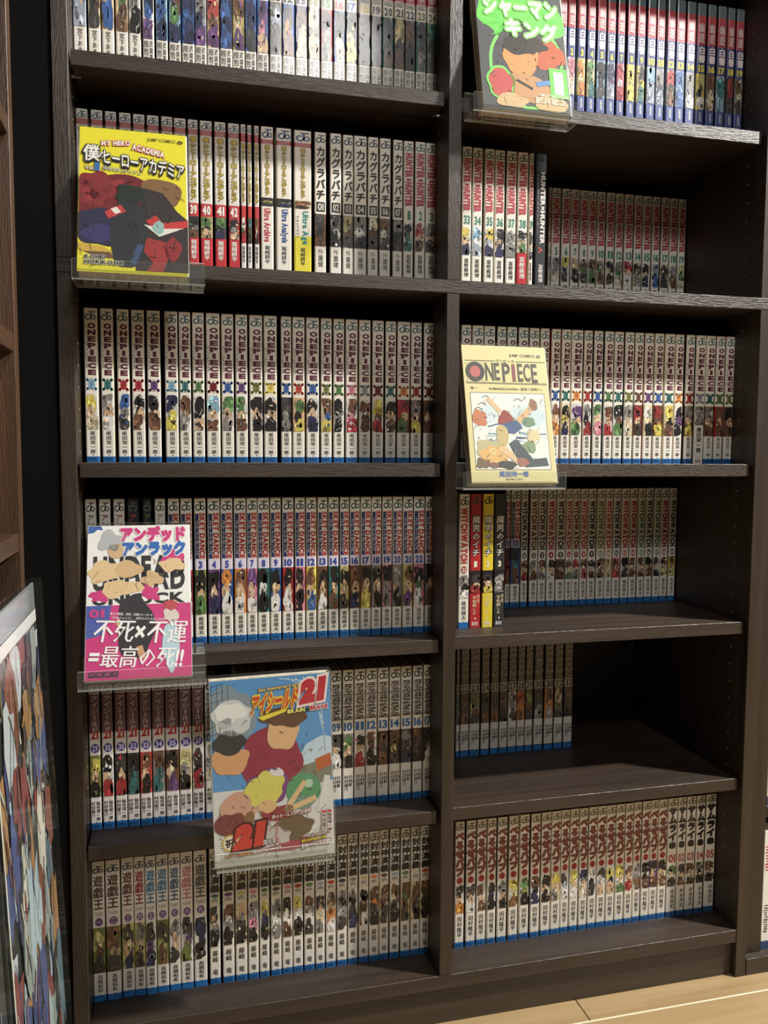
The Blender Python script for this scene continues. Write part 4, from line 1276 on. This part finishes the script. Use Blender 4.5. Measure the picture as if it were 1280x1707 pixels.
pic.oval(-.026, .040, .0040, .0044, (236, 220, 150), 9, 12, .6)
pic.blob(-.040, .025, .009, .007, (128, 106, 84), 7, .3, 12, 14, CI)
pic.bar(-.016, .046, .006, .028, .0080, (230, 196, 150), 8)
pic.poly([(-.004, .050), (.006, .056), (.026, .030), (.044, .032), (.046, .022), (.016, .020), (.004, .032)], (86, 94, 98), 9)
pic.blob(.022, .046, .010, .008, (140, 160, 120), 8, .25, 12, 15, CI)
pic.blob(.030, .060, .009, .008, (222, 206, 160), 8, .25, 12, 16, CI)
pic.blob(-.008, .023, .012, .005, (80, 78, 76), 9, .2, 12, 17, CI)
pic.blob(.012, .026, .008, .005, (170, 116, 92), 10, .25, 12, 18, CI)
pic.blob(-.026, .0225, .008, .004, (140, 106, 96), 9, .25, 12, 19, CI)
pic.busy((-.048, .047, .019, .112), 90, 6, 11, ((120, 110, 100), (84, 78, 72), (150, 176, 190)), .0025)
ttl = Print()
ttl.line('JUMP COMICS', .006, .040, .1615, .1662, (96, 90, 70), .01, 3)
ttl.oval(.0455, .1640, .0032, .0022, (96, 90, 70), 3, 10, .45)
ttl.rect(-.0535, -.014, .1560, .1568, (80, 74, 58), 3)
ttl.rect(.014, .0535, .1560, .1568, (80, 74, 58), 3)
ttl.line('ワンピース', -.012, .012, .1542, .1588, (70, 64, 52), .03, 4)
ttl.oval(-.041, .1420, .0125, .0130, (74, 70, 64), 4, 20)
ttl.oval(-.041, .1420, .0070, .0075, (196, 108, 100), 5, 16)
for s in (-1, 1):
    ttl.bar(-.053, .1420 - s * .0125, -.029, .1420 + s * .0125, .0022, (206, 196, 160), 3)
for ch, x0, x1, z0 in (('N', -.0275, -.0165, .1305), ('E', -.0155, -.0085, .1312), ('P', -.0050, .0055, .1295), ('E', .0155, .0225, .1302), ('C', .0235, .0325, .1302), ('E', .0340, .0420, .1290)):
    ttl.line(ch, x0, x1, z0, .1540, (84, 80, 72), .02, 4)
ttl.line('I', .0080, .0125, .1300, .1530, (142, 82, 88), .03, 4)
ttl.rect(-.0535, .0540, .1266, .1274, (80, 74, 58), 3)
ttl.rect(-.0535, .0540, .1282, .1286, (120, 112, 84), 3)
sml = Print()
sml.line('巻一', -.049, -.039, .1185, .1225, (80, 74, 60), .01, 3)
sml.line('ROMANCE DAWN―冒険の夜明け―', -.024, .048, .1182, .1222, (74, 68, 56), .01, 3)
sml.line('尾田栄一郎', -.020, .018, .0078, .0150, (86, 112, 178), .05, 3)
sml.line('EIICHIRO ODA', -.012, .010, .0036, .0060, (110, 108, 90), .0, 3)
cover_volume('cream front cover with framed pale picture, facing out on right third shelf', GRP, (.0828, -.0240, .7027), math.radians(15.0), BW, BH, .0165,
             (226, 214, 158), [('cover_picture', pic), ('title_lettering', ttl), ('small_lettering', sml)], (232, 226, 206))
display_stand(.0800, .6950, -.0310, S3R, math.radians(15.0), 'clear stand holding the cream cover book', .0237, 0.09, 0.1335)

# --- white and pink cover, fourth left shelf
pic = Print()
PK = (206, 54, 124)
pic.rect(CB[0], CB[1], CB[2], .0830, PK, 1)
pic.poly([(CB[0], CB[3]), (-.042, CB[3]), (-.040, .171), (-.046, .172), (-.050, .168), (CB[0], .167)], (54, 96, 168), 1)
pic.poly([(CB[0], .083), (-.030, .083), (-.032, .066), (-.040, .050), (CB[0], .046)], (72, 92, 168), 2)
bigl = Print()
bigl.line('UNDEAD', -.050, .050, .1125, .1400, (38, 36, 38), .05, 2)
bigl.line('UNDEAD', -.050, .050, .0990, .1240, (38, 36, 38), .05, 2)
bigl.line('UNLUCK', -.050, .050, .0832, .0960, (38, 36, 38), .05, 2)
SK = (214, 178, 132)
pic.blob(.036, .136, .012, .012, PK, 3, .35, 15, 3, CB)
pic.blob(.012, .096, .010, .008, PK, 3, .4, 13, 4, CB)
pic.blob(-.042, .094, .012, .006, PK, 3, .4, 13, 5, CB)
for k, (x_, z_, rx, rz) in enumerate(((-.038, .122, .017, .013), (-.012, .124, .015, .010), (-.020, .102, .019, .011), (.014, .112, .012, .008), (.036, .128, .014, .008))):
    pic.blob(x_, z_, rx, rz, SK if k % 2 else (226, 194, 148), 4 + k * .3, .3, 18, 60 + k, CB)
pic.blob(-.032, .158, .013, .012, (184, 184, 186), 6, .28, 16, 9, CB)
pic.blob(-.026, .146, .009, .009, (212, 176, 132), 6, .16, 12, 10, CB)
pic.blob(-.004, .058, .020, .036, (40, 36, 40), 4, .18, 20, 33, CB)
pic.bar(-.020, .060, -.024, .066, .006, SK, 5)
pic.bar(.000, .036, .004, .022, .007, (206, 160, 116), 5)
pic.blob(.034, .081, .0075, .0065, (188, 74, 78), 7, .2, 12, 12, CB)
pic.blob(.034, .070, .0090, .008, (222, 206, 196), 6, .2, 12, 13, CB)
pic.blob(.034, .036, .009, .028, (184, 210, 218), 6, .15, 16, 34, CB)
pic.busy((-.050, .046, .092, .136), 30, 7, 6, ((140, 104, 70), (170, 132, 92)), .003)
ttl = Print()
ttl.line('アンデッド', -.020, .050, .1570, .1740, PK, .09, 9, (244, 238, 236), .16)
ttl.line('アンラック', -.018, .050, .1400, .1560, (46, 104, 178), .09, 9, (244, 240, 238), .16)
ttl.line('不死×不運', -.047, .051, .0425, .0680, (246, 240, 240), .03, 12, slant=.04, rise=-.006)
ttl.line('=最高の死!!', -.052, .047, .0155, .0390, (246, 240, 240), .03, 12, slant=.04, rise=-.006)
sml = Print()
sml.line('来るは無限、長命、全種のヒーロー!!', -.031, .014, .0720, .0752, (246, 240, 240), .02, 10, rise=-.0035)
sml.line('「少年ジャンプ」、次代のバトルはこれだ!!', -.029, .028, .0672, .0704, (246, 240, 240), .02, 10, rise=-.004)
sml.line('01', -.053, -.037, .0690, .0790, (196, 62, 132), .05, 8)
for k, ch in enumerate('戸塚慶文'):
    x_ = -.052 + .0078 * k
    sml.rect(x_, x_ + .0070, .0040, .0096, (40, 26, 48), 10)
    sml.line(ch, x_ + .0009, x_ + .0061, .0049, .0087, (196, 70, 140), .03, 11)
cover_volume('white and pink front cover with large white slogan, facing out on left fourth shelf', GRP, (-.3605, -.0430, .4925), math.radians(24.0), BW, BH, .014,
             (240, 236, 232), [('cover_picture', pic), ('background_lettering', bigl), ('title_lettering', ttl), ('small_lettering', sml)], (226, 222, 218))
display_stand(-.3560, .4835, -.0490, S4L, math.radians(24.0), 'clear stand holding the white and pink cover book', .0222)

# --- large sky-blue cover, fifth left shelf
EW, EH = .1362, .2110
CE = clipbox(EW, EH)
pic = Print()
pic.rect(CE[0], CE[1], .086, CE[3], (92, 150, 202), 1)
pic.rect(CE[0], CE[1], CE[2], .086, (216, 214, 210), 1)
pic.blob(-.046, .170, .026, .036, (132, 150, 160), 2, .15, 18, 1, CE)
pic.blob(.052, .120, .022, .016, (196, 214, 226), 2, .2, 16, 2, CE)
for k in range(6):
    pic.bar(.010 + .009 * k, .208, .060, .200 - .016 * k, .0010, (196, 220, 236), 2)
for k in range(9):
    pic.bar(CE[0], .204 - .009 * k, -.052, .208 - .009 * k, .0006, (70, 80, 92), 3)
for k in range(4):
    pic.bar(-.066 + .006 * k, .206, -.066 + .006 * k, .130, .0006, (70, 80, 92), 3)
pic.poly([(.022, .104), (.066, .112), (CE[1], .090), (.040, .078)], (128, 128, 108), 3)
pic.poly([(.048, .112), (.066, .118), (CE[1] - .0003, .104), (.050, .098)], (186, 98, 52), 4)
MAR = (146, 46, 68)
pic.blob(-.002, .118, .036, .034, MAR, 4, .16, 20, 41, CE)
pic.blob(-.006, .086, .024, .020, (124, 70, 126), 5, .2, 18, 42, CE)
pic.blob(.002, .096, .008, .012, (224, 216, 218), 6, .25, 14, 43, CE)
pic.blob(-.048, .120, .022, .016, (214, 160, 112), 5, .12, 18, 5, CE)
pic.blob(-.048, .140, .019, .013, (50, 52, 54), 6, .14, 16, 6, CE)
pic.blob(-.044, .168, .023, .020, (206, 208, 206), 6, .14, 18, 7, CE)
pic.blob(-.046, .174, .018, .011, (232, 232, 228), 8, .2, 16, 44, CE)
pic.blob(-.052, .162, .008, .006, (186, 188, 188), 8, .2, 14, 45, CE)
pic.blob(.012, .148, .018, .022, (222, 178, 132), 6, .12, 16, 9, CE)
pic.blob(.014, .164, .025, .012, (98, 68, 48), 7, .24, 18, 46, CE)
pic.oval(.034, .078, .020, .020, (90, 152, 108), 6, 22)
pic.oval(.040, .085, .0050, .0050, (176, 208, 180), 7, 12)
pic.blob(.030, .064, .016, .008, (120, 150, 132), 7, .15, 14, 10, CE)
pic.blob(-.040, .066, .021, .017, (206, 160, 136), 7, .1, 18, 11, CE)
pic.blob(-.010, .084, .022, .018, (214, 206, 100), 8, .26, 18, 47, CE)
pic.blob(-.008, .064, .011, .008, (218, 180, 128), 9, .15, 12, 12, CE)
pic.bar(.012, .056, .036, .088, .0060, (220, 186, 140), 8)
pic.bar(.012, .056, .048, .068, .0060, (220, 186, 140), 8)
pic.blob(.004, .055, .018, .009, (150, 52, 60), 8, .2, 14, 13, CE)
pic.blob(-.050, .048, .016, .014, (124, 60, 60), 8, .2, 14, 14, CE)
pic.blob(-.028, .054, .006, .007, (134, 100, 60), 9, .2, 12, 15, CE)
pic.bar(.052, .050, .062, .092, .007, (220, 218, 214), 5)
pic.blob(.020, .036, .024, .014, (112, 92, 70), 8, .2, 16, 16, CE)
pic.blob(-.002, .028, .018, .012, (196, 186, 180), 9, .3, 16, 17, CE)
pic.blob(.012, .018, .030, .008, (168, 72, 80), 7, .2, 16, 18, CE)
pic.busy((-.062, .060, .010, .164), 90, 8, 10, ((50, 44, 46), (70, 60, 60), (110, 40, 52)), .003)
pic.busy((-.062, .062, .004, .060), 70, 9, 11, ((80, 60, 58), (150, 70, 70), (120, 104, 84)), .004)
ttl = Print()
ttl.line('21st Anniversary down', -.014, .036, .1935, .1985, (226, 206, 120), .04, 12, (120, 50, 50), .12, rise=.004)
ttl.line('アイシールド', -.022, .030, .1690, .1905, (206, 62, 46), .07, 13, (230, 196, 60), .15, slant=.08, rise=.006)
ttl.line('21', .033, .062, .1760, .2040, (188, 44, 54), .11, 15, (240, 222, 214), .20, slant=.14, rise=.004)
ttl.poly([(-.016, .166), (.018, .174), (.016, .170), (-.010, .162)], (236, 214, 70), 12)
ttl.line('BRAIN', .018, .038, .1672, .1722, (240, 226, 130), .06, 14, 'k', .16, rise=.001)
ttl.line('×', .0388, .0438, .1675, .1725, 'k', .05, 14)
ttl.line('BRAVE', .044, .064, .1690, .1740, (196, 40, 62), .06, 14, (240, 226, 222), .16, rise=.001)
num = Print()
num.line('21', -.046, -.012, .0175, .0460, (200, 58, 50), .12, 16, (70, 24, 26), .20, slant=.14, rise=.003)
for k in range(18):
    t_ = 2 * math.pi * k / 18
    num.bar(-.050, .0270, -.050 + .0100 * math.cos(t_), .0270 + .0100 * math.sin(t_), .0018, (226, 190, 60), 12)
num.oval(-.050, .0270, .0082, .0082, (236, 228, 196), 13, 16)
num.line('祝!', -.056, -.0435, .0222, .0318, (40, 34, 32), .05, 14)
num.line('周年', -.0140, -.0035, .0200, .0265, (236, 232, 226), .03, 16, 'k', .1)
num.line('Anniversary!!', -.026, .006, .0105, .0150, (236, 230, 226), .03, 16, (150, 50, 50), .12, rise=.003)
num.line('もうひとつの物語を描いた', -.056, -.026, .0098, .0142, (232, 150, 54), .04, 16, (90, 40, 30), .1, rise=.002)
sml = Print()
sml.line('夢のオールスター大激戦!', -.003, .042, .0480, .0530, (236, 228, 220), .03, 16, (130, 34, 40), .1, rise=.004)
sml.vtext('ひさびさの新作', .002, .0042, .046, .020, (200, 60, 60), .03, 14, (240, 234, 230))
sml.line('「その後」の物語を描いた', .030, .062, .0225, .0258, (236, 230, 224), .02, 16, (130, 30, 36), .1, rise=.002)
sml.line('BRAIN×BRAVE!', .030, .058, .0175, .0210, (234, 210, 60), .04, 16, 'k', .12, rise=.002)
sml.line('全55ページを収録!!', .029, .064, .0105, .0160, (240, 236, 230), .05, 16, (120, 30, 36), .14, rise=.003)
for x_, s_ in ((.0630, '稲垣理一郎'), (.0565, '村田雄介')):
    sml.rect(x_ - .0026, x_ + .0026, .0262, .0520, (226, 218, 212), 14)
    sml.vtext(s_, x_, .0042, .0485, .0270, (60, 40, 42), .03, 16)
    sml.rect(x_ - .0024, x_ + .0024, .0490, .0518, (196, 60, 66), 15)
cover_volume('large sky blue front cover with maroon picture, facing out on left fifth shelf', GRP, (-.2139, -.0520, .2750), math.radians(3.0), EW, EH, .013,
             (218, 216, 210), [('cover_picture', pic), ('title_lettering', ttl), ('anniversary_lettering', num), ('small_lettering', sml)], (222, 218, 210), roll=math.radians(-1.2))
display_stand(-.2139, .2700, -.0570, S5L, math.radians(3.0), 'clear stand holding the large sky blue cover book', .0215, 0.12)

# --- grey cover with green glow, top right shelf
pic = Print()
pic.blob(.000, .124, .054, .034, (120, 214, 96), 1, .22, 26, 1, CB)
for k in range(16):
    t_ = 2 * math.pi * k / 16
    pic.poly([(.030 * math.cos(t_ - .1), .124 + .022 * math.sin(t_ - .1)),
              (min(max(.056 * math.cos(t_), CB[0]), CB[1]), min(.124 + .040 * math.sin(t_), CB[3])),
              (.030 * math.cos(t_ + .2), .124 + .022 * math.sin(t_ + .2))], (104, 206, 84), 2)
pic.blob(.004, .060, .050, .058, (136, 222, 110), 1, .12, 26, 4, CB)
pic.blob(.004, .060, .046, .054, (84, 82, 84), 2, .12, 26, 4, CB)
pic.blob(-.004, .070, .023, .023, (218, 154, 98), 5, .1, 20, 5, CB)
pic.blob(.034, .076, .018, .020, (196, 98, 62), 4, .26, 18, 51, CB)
pic.blob(.002, .088, .026, .014, (62, 52, 50), 6, .22, 18, 52, CB)
pic.blob(-.032, .034, .018, .022, (128, 218, 100), 6, .1, 18, 7, CB)
pic.blob(-.032, .034, .0150, .0190, (196, 86, 82), 7, .1, 18, 7, CB)
pic.blob(.004, .030, .026, .020, (198, 148, 104), 6, .18, 18, 8, CB)
pic.blob(-.020, .012, .020, .009, (224, 186, 140), 8, .16, 16, 9, CB)
pic.blob(.030, .012, .022, .010, (220, 184, 130), 8, .16, 16, 10, CB)
pic.poly([(.012, .040), (.040, .046), (.040, .040), (.014, .034)], (96, 146, 206), 9)
pic.bar(-.012, .040, .008, .030, .003, (54, 46, 44), 9)
pic.busy((-.046, .050, .006, .104), 60, 10, 10, ((60, 50, 46), (130, 80, 52), (70, 62, 60)), .003)
ttl = Print()
ttl.line('シャーマン', -.046, .048, .1225, .1480, (236, 242, 226), .07, 9, (150, 220, 120), .13, rise=.004)
ttl.line('キング', -.020, .046, .0985, .1220, (236, 242, 226), .07, 9, (150, 220, 120), .13, rise=-.003)
sml = Print()
sml.line('1', .036, .048, .026, .056, (226, 244, 214), .10, 11, (120, 216, 96), .24)
sml.line('武井宏之', .010, .050, .012, .020, (244, 240, 220), .04, 12, (196, 150, 100), .1)
sml.line('HIROYUKI TAKEI', .016, .052, .0215, .0248, (240, 244, 220), .03, 12)
cover_volume('grey front cover with bright green glow, facing out on right top shelf', GRP, (.0890, -.0290, 1.1400), math.radians(14.0), BW, BH, .0165,
             (92, 92, 94), [('cover_picture', pic), ('title_lettering', ttl), ('small_lettering', sml)], (226, 222, 214))
display_stand(.0850, 1.1320, -.0360, S1R, math.radians(14.0), 'clear stand holding the grey and green cover book', .0238, 0.09)

# ------------------------------------------------------------------ leaning poster sleeve at the left
def poster(label, y_far, y_near, z_top, x_top, lean, seed, palette, n, header):
    """printed sheet in a clear sleeve leaning on the walnut bookcase, face towards +x"""
    root = empty('art_poster', (x_top + z_top * lean, (y_far + y_near) / 2, 0.001), (0, 0, math.pi / 2))
    tag(root, label, 'poster')
    root.rotation_euler = (-math.atan(lean), 0, math.pi / 2)
    w, h = abs(y_far - y_near), z_top * math.sqrt(1 + lean * lean)
    a_ = w / 2
    v, f = box_geo(-a_, a_, 0.0, 0.003, 0.0, h - header, 0.0005)
    me = fix_normals(mesh_from('sheet', v, f, M_COVER, [lin((52, 56, 54))] * len(v)))
    sh = link('sheet', me, root)
    p = Print()
    rg_ = random.Random(seed)
    cl = (-a_ + .001, a_ - .001, 0.001, h - header - 0.012)
    for k in range(n):
        cx_, cz_ = rg_.uniform(-a_, a_), rg_.uniform(0, cl[3])
        rz_ = rg_.uniform(.006, .034)
        p.blob(cx_, cz_, rz_ * rg_.uniform(.3, 1.0), rz_ * rg_.uniform(.9, 2.2), rg_.choice(palette), 1 + k * 0.12, .35, 12, rg_.random(), cl)
    for k in range(n // 2):
        cx_, cz_ = rg_.uniform(-a_ * .9, a_ * .9), rg_.uniform(.03, cl[3] - .06)
        p.bar(cx_, cz_, min(max(cx_ + rg_.uniform(-.02, .02), cl[0]), cl[1]), cz_ + rg_.uniform(.02, .055), rg_.uniform(.0008, .003),
              rg_.choice(palette + [(226, 226, 216), (20, 20, 20)]), 2 + n * 0.12)
    link('poster_picture', p.mesh('poster_picture'), sh)
    q = Print()
    q.rect(-a_, a_, h - header - 0.012, h - header, (226, 226, 222), 1)
    link('white_border', q.mesh('white_border'), sh)
    q = Print()
    q.rect(-a_, -a_ + .004, 0.0, h - header - 0.012, (230, 228, 214), n * 0.12 + 3)
    link('white_edge', q.mesh('white_edge'), sh)
    v, f = box_geo(-a_ - .002, a_ + .002, -0.0075, 0.0042, -0.0005, h)
    link('clear_sleeve', fix_normals(mesh_from('clear_sleeve', v, f, M_FILMP)), root)
    v, f = box_geo(-a_, a_, 0.0, 0.002, h - header + 0.0005, h - 0.004, 0.0004)
    link('sleeve_flap', fix_normals(mesh_from('sleeve_flap', v, f, simple('grey_plastic_flap', (132, 138, 142), 0.2))), root)
    return root


poster('tall poster of crowded colourful patches in a clear sleeve, leaning at left', -.100, -.318, .6140, -.4560, .0415, 4,
       [(60, 66, 60), (104, 100, 72), (166, 126, 82), (78, 92, 140), (60, 72, 118), (176, 198, 206), (216, 212, 196), (128, 78, 60), (44, 48, 50), (190, 200, 204), (152, 164, 158), (96, 120, 132), (132, 70, 66), (50, 54, 52), (206, 196, 160)], 280, .030)
poster('pale poster beside the colourful one, its corner at lower left', -.330, -.56, .6000, -.4560, .0415, 9,
       [(190, 186, 180), (170, 160, 166), (150, 140, 130), (206, 202, 190)], 40, .030)

bpy.data.objects.remove(_font_obj)
